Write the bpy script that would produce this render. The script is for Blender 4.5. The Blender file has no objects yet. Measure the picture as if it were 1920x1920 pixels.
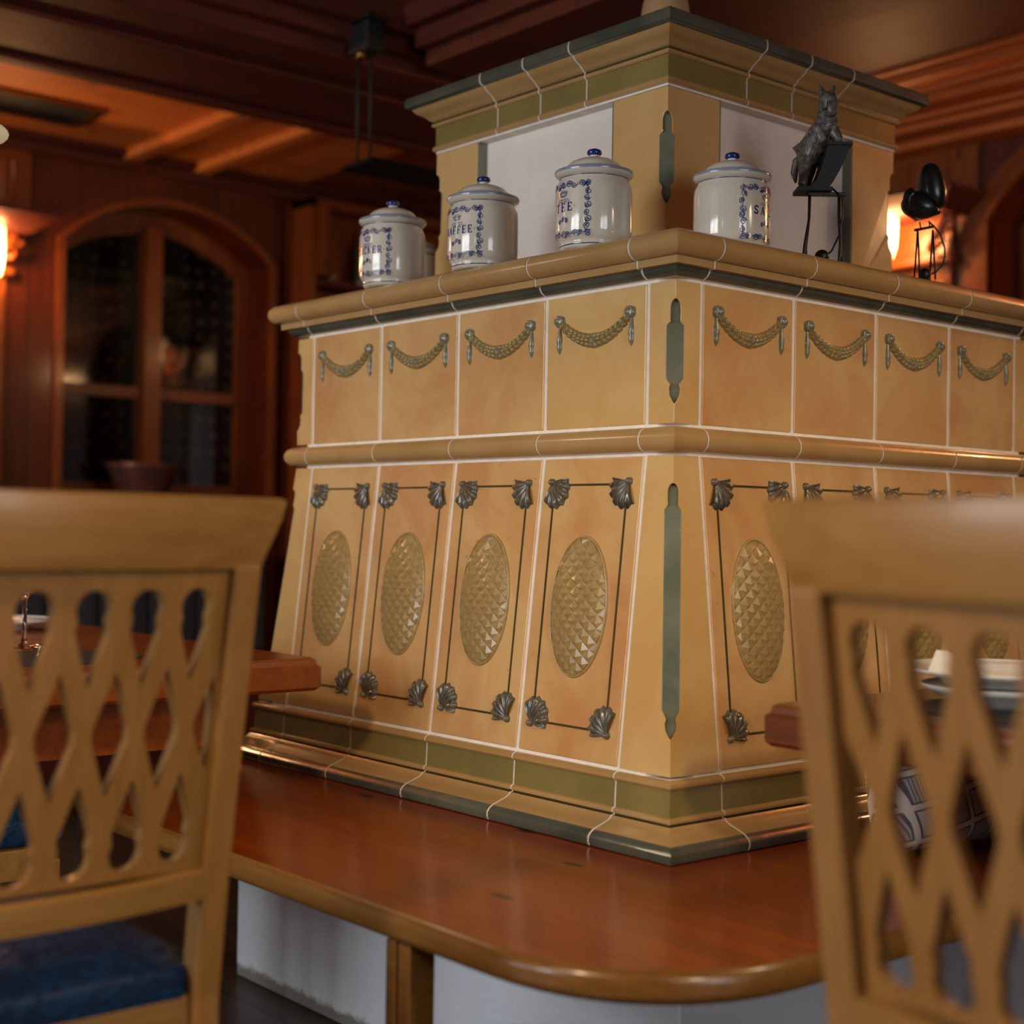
import bpy, bmesh, math, random
from mathutils import Vector, Matrix, geometry
random.seed(7)
S = bpy.context.scene
COL = S.collection
PI = math.pi

# ------------------------------------------------------------------ camera
CAM = Vector((-1.648477, -1.56026, 0.98))
FW = Vector((0.647404, 0.762074, 0.010541))
RT = Vector((0.761906, -0.647486, 0.01619))
UP = Vector((-0.019163, 0.00245, 0.999813))
cd = bpy.data.cameras.new('camera'); co = bpy.data.objects.new('camera', cd); COL.objects.link(co)
co.matrix_world = Matrix(((RT.x, UP.x, -FW.x, CAM.x), (RT.y, UP.y, -FW.y, CAM.y), (RT.z, UP.z, -FW.z, CAM.z), (0, 0, 0, 1)))
cd.sensor_width = 36; cd.lens = 2762.04 / 1920 * 36; cd.clip_start = 0.05; cd.clip_end = 60
cd.dof.use_dof = True; cd.dof.focus_distance = 2.42; cd.dof.aperture_fstop = 2.4
S.camera = co

# ------------------------------------------------------------------ world, lights, exposure
w = bpy.data.worlds.new('world'); S.world = w; w.use_nodes = True
bg = w.node_tree.nodes['Background']; bg.inputs[0].default_value = (0.75, 0.85, 1, 1); bg.inputs[1].default_value = 0.25
S.view_settings.view_transform = 'Standard'; S.view_settings.look = 'None'
S.view_settings.exposure = 0.1; S.view_settings.gamma = 1.0; S.view_settings.use_curve_mapping = False

def area(name, loc, target, sx, sy, power, col):
    l = bpy.data.lights.new(name, 'AREA'); l.shape = 'RECTANGLE'; l.size = sx; l.size_y = sy; l.energy = power; l.color = col
    o = bpy.data.objects.new(name, l); COL.objects.link(o); o.location = loc
    d = Vector(target) - Vector(loc); o.rotation_euler = d.to_track_quat('-Z', 'Y').to_euler()
    return o
def point(name, loc, power, col, r=0.03):
    l = bpy.data.lights.new(name, 'POINT'); l.energy = power; l.color = col; l.shadow_soft_size = r
    o = bpy.data.objects.new(name, l); COL.objects.link(o); o.location = loc; return o
WARM = (1, 0.55, 0.24)
# daylight entering through the windows behind and beside the camera
area('daylight_window_side', (-4.12, 0.9, 1.55), (0, 0.9, 1.35), 1.9, 1.35, 95, (0.93, 0.97, 1.0))
area('daylight_window_front', (-1.0, -4.32, 1.55), (-1.0, 0, 1.35), 1.7, 1.35, 50, (0.95, 0.97, 1.0))
# ceiling lamps of the dining room behind the camera
def table_lamp_light(loc, power, col=(1, 0.76, 0.47)):     # bulb inside a downward shade above a table
    l = bpy.data.lights.new('table_lamp_light', 'SPOT'); l.energy = power; l.color = col; l.spot_size = math.radians(168); l.spot_blend = 0.25; l.shadow_soft_size = 0.09
    o = bpy.data.objects.new('table_lamp_light', l); COL.objects.link(o); o.location = loc; return o
table_lamp_light((-2.05, -0.55, 1.72), 52)
table_lamp_light((-0.85, -2.2, 1.72), 46)
table_lamp_light((-0.727, 1.056, 1.64), 4)
table_lamp_light((0.35, -1.05, 1.66), 12)

# ------------------------------------------------------------------ materials
def mat(name):
    m = bpy.data.materials.new(name); m.use_nodes = True
    nt = m.node_tree; return m, nt, nt.nodes['Principled BSDF']
def N(nt, t, **k):
    n = nt.nodes.new(t)
    for a, b in k.items():
        if a.startswith('i_'):
            n.inputs[a[2:].replace('_', ' ')].default_value = b
        else: setattr(n, a, b)
    return n
def coords(nt, scale=(1, 1, 1), kind='Object', rand=True):
    tc = N(nt, 'ShaderNodeTexCoord'); mp = N(nt, 'ShaderNodeMapping'); mp.inputs['Scale'].default_value = scale
    nt.links.new(tc.outputs[kind], mp.inputs['Vector'])
    if rand:
        oi = N(nt, 'ShaderNodeObjectInfo'); mul = N(nt, 'ShaderNodeVectorMath', operation='SCALE'); mul.inputs[0].default_value = (37, 23, 51)
        nt.links.new(oi.outputs['Random'], mul.inputs['Scale']); nt.links.new(mul.outputs[0], mp.inputs['Location'])
    return mp.outputs[0]
def noise(nt, vec, scale, detail=3, rough=0.5, dist=0):
    n = N(nt, 'ShaderNodeTexNoise'); n.inputs['Scale'].default_value = scale; n.inputs['Detail'].default_value = detail
    n.inputs['Roughness'].default_value = rough; n.inputs['Distortion'].default_value = dist
    nt.links.new(vec, n.inputs['Vector']); return n.outputs['Fac']
def ramp(nt, fac, stops):
    r = N(nt, 'ShaderNodeValToRGB'); e = r.color_ramp.elements
    while len(e) < len(stops): e.new(0.5)
    for x, (p, c) in zip(e, stops): x.position = p; x.color = (*c, 1)
    nt.links.new(fac, r.inputs[0]); return r.outputs[0]
def mix(nt, fac, a, b, mode='MIX'):
    m = N(nt, 'ShaderNodeMix', data_type='RGBA', blend_type=mode)
    for i, v in ((0, fac), (6, a), (7, b)):
        if hasattr(v, 'is_linked') or hasattr(v, 'links'): nt.links.new(v, m.inputs[i])
        else: m.inputs[i].default_value = (*v, 1) if isinstance(v, tuple) else v
    return m.outputs[2]
def bump(nt, bs, h, strength, dist=0.002):
    b = N(nt, 'ShaderNodeBump'); b.inputs['Strength'].default_value = strength; b.inputs['Distance'].default_value = dist
    nt.links.new(h, b.inputs['Height']); nt.links.new(b.outputs[0], bs.inputs['Normal'])
def plain(name, c, rough=0.5, metal=0, coat=0, var=0.0, vs=8, em=None, es=0):
    m, nt, b = mat(name); b.inputs['Roughness'].default_value = rough; b.inputs['Metallic'].default_value = metal; b.inputs['Coat Weight'].default_value = coat
    f = noise(nt, coords(nt), vs, 3)
    lo = tuple(x * (1 - var) for x in c); hi = tuple(min(1, x * (1 + var)) for x in c)
    nt.links.new(ramp(nt, f, ((0.3, lo), (0.7, hi))), b.inputs['Base Color'])
    if em: b.inputs['Emission Color'].default_value = (*em, 1); b.inputs['Emission Strength'].default_value = es
    return m
def wood(name, light, dark, axis='x', rough=0.3, scale=1.0, knots=0.0, coat=0.0, planks=None, kcol=(0.02, 0.008, 0.004)):
    m, nt, b = mat(name); b.inputs['Roughness'].default_value = rough; b.inputs['Coat Weight'].default_value = coat; b.inputs['Coat Roughness'].default_value = 0.12
    s = {'x': (1.2, 14, 14), 'y': (14, 1.2, 14), 'z': (14, 14, 1.2)}[axis]
    v = coords(nt, tuple(k * scale for k in s))
    f = noise(nt, v, 1.6, 5, 0.6, 1.2)
    c = ramp(nt, f, ((0.3, dark), (0.7, light)))
    f2 = noise(nt, v, 9, 3, 0.6)
    c = mix(nt, 0.35, c, ramp(nt, f2, ((0.35, dark), (0.65, light))))
    if planks:
        pv = coords(nt, (1, 1, 1), rand=False)
        sx = N(nt, 'ShaderNodeSeparateXYZ'); nt.links.new(pv, sx.inputs[0])
        md = N(nt, 'ShaderNodeMath', operation='MODULO'); a0 = N(nt, 'ShaderNodeMath', operation='ADD'); a0.inputs[1].default_value = 40
        nt.links.new(sx.outputs[planks[0]], a0.inputs[0]); nt.links.new(a0.outputs[0], md.inputs[0]); md.inputs[1].default_value = planks[1]
        lt = N(nt, 'ShaderNodeMath', operation='LESS_THAN'); lt.inputs[1].default_value = 0.007; nt.links.new(md.outputs[0], lt.inputs[0])
        c = mix(nt, lt.outputs[0], c, tuple(x * 0.2 for x in dark))
        dv = N(nt, 'ShaderNodeMath', operation='DIVIDE'); dv.inputs[1].default_value = planks[1]; nt.links.new(a0.outputs[0], dv.inputs[0])
        fl = N(nt, 'ShaderNodeMath', operation='FLOOR'); nt.links.new(dv.outputs[0], fl.inputs[0])
        wn = N(nt, 'ShaderNodeTexWhiteNoise', noise_dimensions='1D'); nt.links.new(fl.outputs[0], wn.inputs['W'])
        c = mix(nt, 0.5, c, ramp(nt, wn.outputs['Value'], ((0, (0.45, 0.45, 0.45)), (1, (1, 1, 1)))), 'MULTIPLY')
    if knots:
        kv = coords(nt, {'x': (2.2, 6, 6), 'y': (6, 2.2, 6), 'z': (6, 6, 2.2)}[axis])
        vo = N(nt, 'ShaderNodeTexVoronoi'); vo.inputs['Scale'].default_value = 1.6; nt.links.new(kv, vo.inputs['Vector'])
        k = ramp(nt, vo.outputs['Distance'], ((knots, (1, 1, 1)), (knots + 0.05, (0, 0, 0))))
        c = mix(nt, k, c, kcol)
    nt.links.new(c, b.inputs['Base Color'])
    bump(nt, b, f, 0.12, 0.001)
    return m
def glaze(name, a, bb, rough=0.16, wav=0.12, spots=0.0):
    m, nt, b = mat(name); b.inputs['Coat Weight'].default_value = 0.3; b.inputs['Coat Roughness'].default_value = 0.05
    v = coords(nt)
    f = noise(nt, v, 5, 4, 0.6, 0.6); c = ramp(nt, f, ((0.38, a), (0.66, bb)))
    if spots:
        f3 = noise(nt, v, 60, 3, 0.7); k = ramp(nt, f3, ((0.66, (0, 0, 0)), (0.74, (1, 1, 1))))
        mk = N(nt, 'ShaderNodeMath', operation='MULTIPLY'); nt.links.new(k, mk.inputs[0]); nt.links.new(ramp(nt, noise(nt, v, 4, 2), ((0.5, (0, 0, 0)), (0.62, (spots,) * 3))), mk.inputs[1])
        c = mix(nt, mk.outputs[0], c, (0.25, 0.09, 0.03))
    nt.links.new(c, b.inputs['Base Color'])
    b.inputs['Roughness'].default_value = rough
    bump(nt, b, noise(nt, v, 16, 3, 0.6), wav, 0.004)
    return m
M = {}
M['tile_yellow'] = glaze('glaze_ochre', (0.70, 0.46, 0.19), (0.62, 0.37, 0.13), 0.2, 0.12)
M['tile_brown'] = glaze('glaze_burnt_ochre', (0.68, 0.43, 0.18), (0.58, 0.29, 0.11), 0.2, 0.2, 0.8)
M['tile_mould'] = glaze('glaze_molding', (0.48, 0.30, 0.125), (0.42, 0.25, 0.09), 0.22, 0.12)
M['green'] = glaze('glaze_dark_green', (0.055, 0.066, 0.050), (0.11, 0.112, 0.082), 0.16, 0.2)
M['green_light'] = glaze('glaze_sage_green', (0.115, 0.135, 0.095), (0.22, 0.22, 0.155), 0.16, 0.25)
M['olive'] = glaze('glaze_olive', (0.27, 0.205, 0.065), (0.20, 0.165, 0.055), 0.2, 0.15)
M['groove'] = glaze('glaze_groove', (0.05, 0.04, 0.012), (0.08, 0.06, 0.02), 0.3, 0.1)
M['grout'] = plain('white_grout', (0.86, 0.80, 0.72), 0.8, var=0.08, vs=40)
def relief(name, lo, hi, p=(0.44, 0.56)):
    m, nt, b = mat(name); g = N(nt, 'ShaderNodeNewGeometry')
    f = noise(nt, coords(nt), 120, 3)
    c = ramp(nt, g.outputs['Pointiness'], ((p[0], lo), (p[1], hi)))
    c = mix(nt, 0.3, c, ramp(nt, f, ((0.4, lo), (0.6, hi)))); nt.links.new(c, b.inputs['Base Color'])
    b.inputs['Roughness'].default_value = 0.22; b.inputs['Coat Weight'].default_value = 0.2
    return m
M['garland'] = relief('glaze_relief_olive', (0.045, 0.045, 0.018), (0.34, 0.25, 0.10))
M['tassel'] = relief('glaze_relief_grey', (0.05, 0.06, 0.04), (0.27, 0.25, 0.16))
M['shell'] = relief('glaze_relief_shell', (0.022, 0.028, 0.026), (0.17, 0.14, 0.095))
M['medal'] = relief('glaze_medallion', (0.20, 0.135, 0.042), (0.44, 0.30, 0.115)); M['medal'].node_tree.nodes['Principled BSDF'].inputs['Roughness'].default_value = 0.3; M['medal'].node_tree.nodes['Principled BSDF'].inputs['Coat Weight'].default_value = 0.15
def plaster(name, c, sc=45, st=0.5):
    m, nt, b = mat(name); v = coords(nt); b.inputs['Roughness'].default_value = 0.92
    nt.links.new(ramp(nt, noise(nt, v, 6, 4), ((0.3, tuple(x * 0.9 for x in c)), (0.7, c))), b.inputs['Base Color'])
    bump(nt, b, noise(nt, v, sc, 5, 0.65), st, 0.006); return m
M['plaster'] = plaster('white_plaster', (0.90, 0.84, 0.77))
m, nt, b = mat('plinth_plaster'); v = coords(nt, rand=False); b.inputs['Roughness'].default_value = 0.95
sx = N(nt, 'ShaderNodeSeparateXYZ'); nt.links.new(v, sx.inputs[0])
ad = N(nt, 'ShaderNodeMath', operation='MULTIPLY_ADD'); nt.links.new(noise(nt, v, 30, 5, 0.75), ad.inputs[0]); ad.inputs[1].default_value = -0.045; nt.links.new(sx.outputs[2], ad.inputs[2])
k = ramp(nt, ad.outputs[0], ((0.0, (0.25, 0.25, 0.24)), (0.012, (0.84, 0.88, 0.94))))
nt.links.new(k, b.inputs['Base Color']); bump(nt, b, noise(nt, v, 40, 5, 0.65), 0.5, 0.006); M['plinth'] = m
M['bench'] = wood('bench_wood', (0.29, 0.050, 0.0025), (0.17, 0.024, 0.0015), 'y', 0.2, 0.7, 0.06, 0.0, None, (0.035, 0.008, 0.002)); M['bench'].node_tree.nodes['Principled BSDF'].inputs['Specular IOR Level'].default_value = 0.38
M['bench_edge'] = wood('bench_edge_wood', (0.24, 0.11, 0.026), (0.14, 0.058, 0.010), 'y', 0.3, 1, 0, 0.3)
M['table'] = wood('table_wood', (0.27, 0.060, 0.006), (0.15, 0.030, 0.003), 'y', 0.3, 0.8, 0, 0.0)
M['table_dark'] = wood('dark_table_wood', (0.20, 0.055, 0.012), (0.10, 0.025, 0.006), 'y', 0.3, 0.8, 0, 0.3)
M['chair'] = wood('chair_wood', (0.34, 0.172, 0.050), (0.24, 0.112, 0.026), 'z', 0.42, 0.7, 0, 0.1)
M['chair_h'] = wood('chair_rail_wood', (0.35, 0.190, 0.054), (0.23, 0.106, 0.022), 'x', 0.38, 0.7, 0, 0.15)
M['pine_wall'] = wood('pine_wall', (0.135, 0.018, 0.003), (0.07, 0.008, 0.0014), 'z', 0.4, 0.7, 0.07, 0.1, ('X', 0.19), (0.03, 0.008, 0.003))
M['pine_wall_y'] = wood('pine_wall_right', (0.135, 0.018, 0.003), (0.07, 0.008, 0.0014), 'z', 0.4, 0.7, 0.07, 0.1, ('Y', 0.19), (0.03, 0.008, 0.003))
M['pine'] = wood('pine_trim', (0.27, 0.065, 0.010), (0.16, 0.028, 0.0045), 'z', 0.35, 0.8, 0.05, 0.1)
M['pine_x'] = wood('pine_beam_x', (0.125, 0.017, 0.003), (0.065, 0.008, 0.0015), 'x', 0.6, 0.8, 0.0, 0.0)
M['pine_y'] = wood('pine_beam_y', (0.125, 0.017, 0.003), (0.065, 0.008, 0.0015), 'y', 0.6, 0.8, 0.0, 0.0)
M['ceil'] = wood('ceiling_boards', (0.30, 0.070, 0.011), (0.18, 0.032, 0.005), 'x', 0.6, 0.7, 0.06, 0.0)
M['ceil_lit'] = wood('lamplit_ceiling_pine', (0.70, 0.23, 0.045), (0.48, 0.12, 0.02), 'x', 0.6, 0.7, 0.05, 0.0)  # lighter copy of the ceiling boards: lamplight painted into the colour
M['pine_y_lit'] = wood('lamplit_cornice_pine', (0.62, 0.16, 0.025), (0.40, 0.08, 0.012), 'y', 0.5, 0.8, 0.0, 0.0)  # lamplight on the cornice steps put into a brighter pine
M['floor'] = wood('dark_floor', (0.075, 0.05, 0.036), (0.025, 0.016, 0.012), 'y', 0.4, 1.0, 0, 0.1, ('X', 0.14))
M['ceramic'] = plain('cream_ceramic', (0.72, 0.67, 0.56), 0.12, coat=0.6, var=0.03)
M['blue'] = plain('cobalt_glaze', (0.012, 0.03, 0.16), 0.12, coat=0.6, var=0.3, vs=60)
M['blue_light'] = plain('blue_wash', (0.26, 0.31, 0.42), 0.2, coat=0.5, var=0.15, vs=80)
M['iron'] = plain('black_iron', (0.006, 0.006, 0.0065), 0.4, 0.1)
M['pewter'] = relief('pewter', (0.006, 0.006, 0.005), (0.15, 0.135, 0.11)); _b = M['pewter'].node_tree.nodes['Principled BSDF']; _b.inputs['Roughness'].default_value = 0.45; _nt = M['pewter'].node_tree; bump(_nt, _b, noise(_nt, coords(_nt, (1, 1, .35)), 160, 3), 1.0, 0.003); _r = [n for n in _nt.nodes if n.bl_idname == 'ShaderNodeMix'][0]; _r.inputs[0].default_value = 0.6
M['rooster'] = plain('dark_green_black_paint', (0.012, 0.018, 0.016), 0.3, 0.2, 0.2, 0.5, 60)
M['brass'] = plain('aged_brass', (0.35, 0.22, 0.07), 0.3, 1)
M['black'] = plain('black_metal', (0.006, 0.006, 0.006), 0.6)
M['chrome'] = plain('silver', (0.7, 0.68, 0.65), 0.12, 1)
M['white'] = plain('white_porcelain', (0.82, 0.80, 0.77), 0.12, coat=0.4)
M['placemat'] = plain('dark_placemat', (0.015, 0.013, 0.013), 0.7)
M['napkin'] = plain('napkin_linen', (0.72, 0.68, 0.62), 0.9)
M['shade'] = plain('lit_lamp_shade', (0.9, 0.8, 0.6), 0.5, em=(1, 0.52, 0.14), es=4)
_nt = M['shade'].node_tree; _b = _nt.nodes['Principled BSDF']; _o = _nt.nodes['Material Output']
_t = N(_nt, 'ShaderNodeBsdfTransparent'); _m = N(_nt, 'ShaderNodeMixShader'); _m.inputs[0].default_value = 0.55
_nt.links.new(_t.outputs[0], _m.inputs[1]); _nt.links.new(_b.outputs[0], _m.inputs[2]); _nt.links.new(_m.outputs[0], _o.inputs[0])   # thin, partly clear glass
M['globe'] = plain('cream_glass', (0.80, 0.70, 0.50), 0.3, em=(1, 0.8, 0.5), es=0.25)
M['vase'] = plain('beige_glaze', (0.45, 0.30, 0.15), 0.15, coat=0.5, var=0.1)
M['pot'] = plain('mauve_ceramic', (0.16, 0.06, 0.045), 0.25, coat=0.3, var=0.1)
M['grey_fabric'] = plain('grey_blue_fabric', (0.045, 0.045, 0.055), 0.9, var=0.3, vs=12)
M['bottle'] = plain('bottle_olive', (0.16, 0.12, 0.02), 0.1, coat=0.5, em=None)
M['bottle_amber'] = plain('bottle_amber', (0.35, 0.11, 0.015), 0.1, coat=0.5)
m, nt, b = mat('clear_glass'); b.inputs['Base Color'].default_value = (1, 1, 1, 1); b.inputs['Transmission Weight'].default_value = 1; b.inputs['Roughness'].default_value = 0.02; b.inputs['IOR'].default_value = 1.45; M['glass'] = m
# blue damask
m, nt, b = mat('blue_damask'); v = coords(nt)
f = noise(nt, v, 22, 2, 0.5, 3.5); c = ramp(nt, f, ((0.46, (0.003, 0.016, 0.050)), (0.54, (0.005, 0.034, 0.095)))); nt.links.new(c, b.inputs['Base Color'])
rr = ramp(nt, f, ((0.46, (0.75,) * 3), (0.54, (0.45,) * 3))); nt.links.new(rr, b.inputs['Roughness']); b.inputs['Specular IOR Level'].default_value = 0.25
bump(nt, b, f, 0.3, 0.001); M['damask'] = m
# plaid pillow (object coordinates: local x, z of the pillow)
m, nt, b = mat('plaid_cloth'); b.inputs['Roughness'].default_value = 0.95
tc = N(nt, 'ShaderNodeTexCoord'); mp = N(nt, 'ShaderNodeMapping'); mp.inputs['Rotation'].default_value = (0, math.radians(12), 0); nt.links.new(tc.outputs['Object'], mp.inputs[0])
sx = N(nt, 'ShaderNodeSeparateXYZ'); nt.links.new(mp.outputs[0], sx.inputs[0])
def stripe(sock, period, width):
    a = N(nt, 'ShaderNodeMath', operation='PINGPONG'); a.inputs[1].default_value = period / 2; nt.links.new(sock, a.inputs[0])
    l = N(nt, 'ShaderNodeMath', operation='LESS_THAN'); l.inputs[1].default_value = width / 2; nt.links.new(a.outputs[0], l.inputs[0]); return l.outputs[0]
def chk(sock, period):
    d = N(nt, 'ShaderNodeMath', operation='DIVIDE'); d.inputs[1].default_value = period; nt.links.new(sock, d.inputs[0])
    fl = N(nt, 'ShaderNodeMath', operation='FLOOR'); nt.links.new(d.outputs[0], fl.inputs[0])
    p = N(nt, 'ShaderNodeMath', operation='PINGPONG'); p.inputs[1].default_value = 1; nt.links.new(fl.outputs[0], p.inputs[0]); return p.outputs[0]
X_, Z_ = sx.outputs[0], sx.outputs[2]
c = mix(nt, 0.5, (0.62, 0.52, 0.42), (0.62, 0.52, 0.42))
thin = stripe(X_, 0.0042, 0.0017); c2 = mix(nt, thin, (0.52, 0.43, 0.36), (0.17, 0.15, 0.19))
cc = N(nt, 'ShaderNodeMath', operation='MULTIPLY'); nt.links.new(chk(X_, 0.05), cc.inputs[0]); nt.links.new(chk(Z_, 0.05), cc.inputs[1])
c = mix(nt, cc.outputs[0], c2, c)
e1 = stripe(X_, 0.05, 0.014); e2 = stripe(Z_, 0.05, 0.014)
mx = N(nt, 'ShaderNodeMath', operation='MAXIMUM'); nt.links.new(e1, mx.inputs[0]); nt.links.new(e2, mx.inputs[1]); c = mix(nt, mx.outputs[0], c, (0.12, 0.11, 0.15))
e1 = stripe(X_, 0.05, 0.008); e2 = stripe(Z_, 0.05, 0.008)
mx = N(nt, 'ShaderNodeMath', operation='MAXIMUM'); nt.links.new(e1, mx.inputs[0]); nt.links.new(e2, mx.inputs[1]); c = mix(nt, mx.outputs[0], c, (0.72, 0.62, 0.52))
nt.links.new(c, b.inputs['Base Color']); M['plaid'] = m
# window pane: night glass with a dotted sheer behind
m, nt, b = mat('dark_window_glass'); b.inputs['Roughness'].default_value = 0.03; b.inputs['Specular IOR Level'].default_value = 0.9
tc = N(nt, 'ShaderNodeTexCoord'); vo = N(nt, 'ShaderNodeTexVoronoi'); vo.inputs['Scale'].default_value = 15; vo.inputs['Randomness'].default_value = 0.25; nt.links.new(tc.outputs['Object'], vo.inputs['Vector'])
dots = ramp(nt, vo.outputs['Distance'], ((0.16, (1, 1, 1)), (0.24, (0, 0, 0))))
mp = N(nt, 'ShaderNodeMapping'); mp.inputs['Scale'].default_value = (1, 1, 0.12); nt.links.new(tc.outputs['Object'], mp.inputs[0])
base = ramp(nt, noise(nt, mp.outputs[0], 7, 3), ((0.45, (0.004, 0.005, 0.003)), (0.7, (0.03, 0.045, 0.03))))
nt.links.new(mix(nt, dots, base, (0.07, 0.055, 0.035)), b.inputs['Base Color']); M['pane'] = m

# ------------------------------------------------------------------ mesh helpers
class MB:
    def __init__(s): s.v = []; s.f = []; s.mi = []; s.sm = []
    def add(s, vs, fs, mi=0, smooth=False):
        o = len(s.v); s.v += [tuple(v) for v in vs]
        for i, f in enumerate(fs):
            s.f.append([k + o for k in f]); s.mi.append(mi); s.sm.append(smooth)
        return s
    def hexa(s, p, mi=0):   # 8 points: bottom 4 ccw, top 4 ccw
        return s.add(p, [(3, 2, 1, 0), (4, 5, 6, 7), (0, 1, 5, 4), (1, 2, 6, 5), (2, 3, 7, 6), (3, 0, 4, 7)], mi)
    def box(s, x0, x1, y0, y1, z0, z1, mi=0):
        return s.hexa([(x0, y0, z0), (x1, y0, z0), (x1, y1, z0), (x0, y1, z0), (x0, y0, z1), (x1, y0, z1), (x1, y1, z1), (x0, y1, z1)], mi)
    def lathe(s, prof, c=(0, 0, 0), n=48, mi=0, cap=True):
        base = len(s.v)
        for r, z in prof:
            for k in range(n):
                a = 2 * PI * k / n; s.v.append((c[0] + r * math.cos(a), c[1] + r * math.sin(a), c[2] + z))
        for i in range(len(prof) - 1):
            for k in range(n):
                k2 = (k + 1) % n
                s.f.append([base + i * n + k, base + i * n + k2, base + (i + 1) * n + k2, base + (i + 1) * n + k]); s.mi.append(mi); s.sm.append(True)
        if cap:
            for i in (0, len(prof) - 1):
                if prof[i][0] > 1e-5: s.f.append([base + i * n + k for k in range(n)]); s.mi.append(mi); s.sm.append(False)
        return s
    def tube(s, pts, r, n=8, mi=0, flat=1.0):
        pts = [Vector(p) for p in pts]; rs = r if isinstance(r, (list, tuple)) else [r] * len(pts)
        base = len(s.v); prev = None
        for i, p in enumerate(pts):
            t = (pts[min(i + 1, len(pts) - 1)] - pts[max(i - 1, 0)]).normalized()
            if prev is None:
                a = Vector((0, 0, 1)) if abs(t.z) < 0.9 else Vector((1, 0, 0)); u = t.cross(a).normalized()
            else: u = (prev - t * prev.dot(t)).normalized()
            prev = u; w_ = t.cross(u)
            for k in range(n):
                a = 2 * PI * k / n; s.v.append(tuple(p + (u * math.cos(a) + w_ * math.sin(a) * flat) * rs[i]))
        for i in range(len(pts) - 1):
            for k in range(n):
                k2 = (k + 1) % n
                s.f.append([base + i * n + k, base + i * n + k2, base + (i + 1) * n + k2, base + (i + 1) * n + k]); s.mi.append(mi); s.sm.append(True)
        for i in (0, len(pts) - 1): s.f.append([base + i * n + k for k in range(n)]); s.mi.append(mi); s.sm.append(True)
        return s
    def ball(s, c, rx, ry=None, rz=None, M3=None, n=12, m=8, mi=0):
        ry = ry or rx; rz = rz or rx; base = len(s.v); c = Vector(c)
        for j in range(m + 1):
            ph = PI * j / m
            for k in range(n):
                th = 2 * PI * k / n; p = Vector((rx * math.sin(ph) * math.cos(th), ry * math.sin(ph) * math.sin(th), rz * math.cos(ph)))
                if M3: p = M3 @ p
                s.v.append(tuple(c + p))
        for j in range(m):
            for k in range(n):
                k2 = (k + 1) % n; s.f.append([base + j * n + k, base + j * n + k2, base + (j + 1) * n + k2, base + (j + 1) * n + k]); s.mi.append(mi); s.sm.append(True)
        return s
    def extrude(s, poly, fn, d0, d1, mi=0, smooth=False):   # poly in 2D, fn(u,v,d)->3D
        n = len(poly); vs = [fn(u, v, d0) for u, v in poly] + [fn(u, v, d1) for u, v in poly]
        return s.add(vs, [list(range(n))[::-1], list(range(n, 2 * n))] + [(i, (i + 1) % n, n + (i + 1) % n, n + i) for i in range(n)], mi, smooth)
def rootloc(o):
    p = Vector((0, 0, 0))
    while o is not None: p += Vector(o.location); o = o.parent
    return p
def obj(name, mb, mats, parent=None, label=None, bevel=0, seg=2, world=True, smooth=None, weld=False, kind=None):
    me = bpy.data.meshes.new(name); off = rootloc(parent) if (world and parent) else Vector((0, 0, 0))
    me.from_pydata([tuple(Vector(v) - off) for v in mb.v], [], mb.f)
    mats = mats if isinstance(mats, (list, tuple)) else [mats]
    for x in mats: me.materials.append(M[x] if isinstance(x, str) else x)
    me.polygons.foreach_set('material_index', mb.mi); me.polygons.foreach_set('use_smooth', [True] * len(mb.sm) if smooth else mb.sm)
    bm = bmesh.new(); bm.from_mesh(me)
    if weld: bmesh.ops.remove_doubles(bm, verts=bm.verts, dist=1e-5)
    bmesh.ops.recalc_face_normals(bm, faces=bm.faces); bm.to_mesh(me); bm.free(); me.update()
    o = bpy.data.objects.new(name, me); COL.objects.link(o)
    if parent: o.parent = parent
    if label: o['label'] = label
    if kind: o['kind'] = kind
    if bevel:
        b = o.modifiers.new('bevel', 'BEVEL'); b.width = bevel; b.segments = seg; b.limit_method = 'ANGLE'; b.angle_limit = math.radians(40); b.harden_normals = False
        for p in me.polygons: p.use_smooth = True
        wn = o.modifiers.new('wn', 'WEIGHTED_NORMAL'); wn.keep_sharp = True
    return o
def thing(name, label, cat, loc=(0, 0, 0), rot=0, group=None):
    o = bpy.data.objects.new(name, None); COL.objects.link(o); o.location = loc; o.rotation_euler = (0, 0, rot); o.empty_display_size = 0.1
    o['label'] = label; o['category'] = cat
    if group: o['group'] = group
    return o
def tag(o, label, cat, group=None):
    o['label'] = label; o['category'] = cat
    if group: o['group'] = group
    return o
def struct(o, label=None, cat=None):
    o['kind'] = 'structure'
    if label: o['label'] = label
    if cat: o['category'] = cat
    return o
def copy_tree(o, parent=None):
    c = o.copy(); COL.objects.link(c)
    if parent: c.parent = parent
    for ch in list(o.children): copy_tree(ch, c)
    return c
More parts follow.
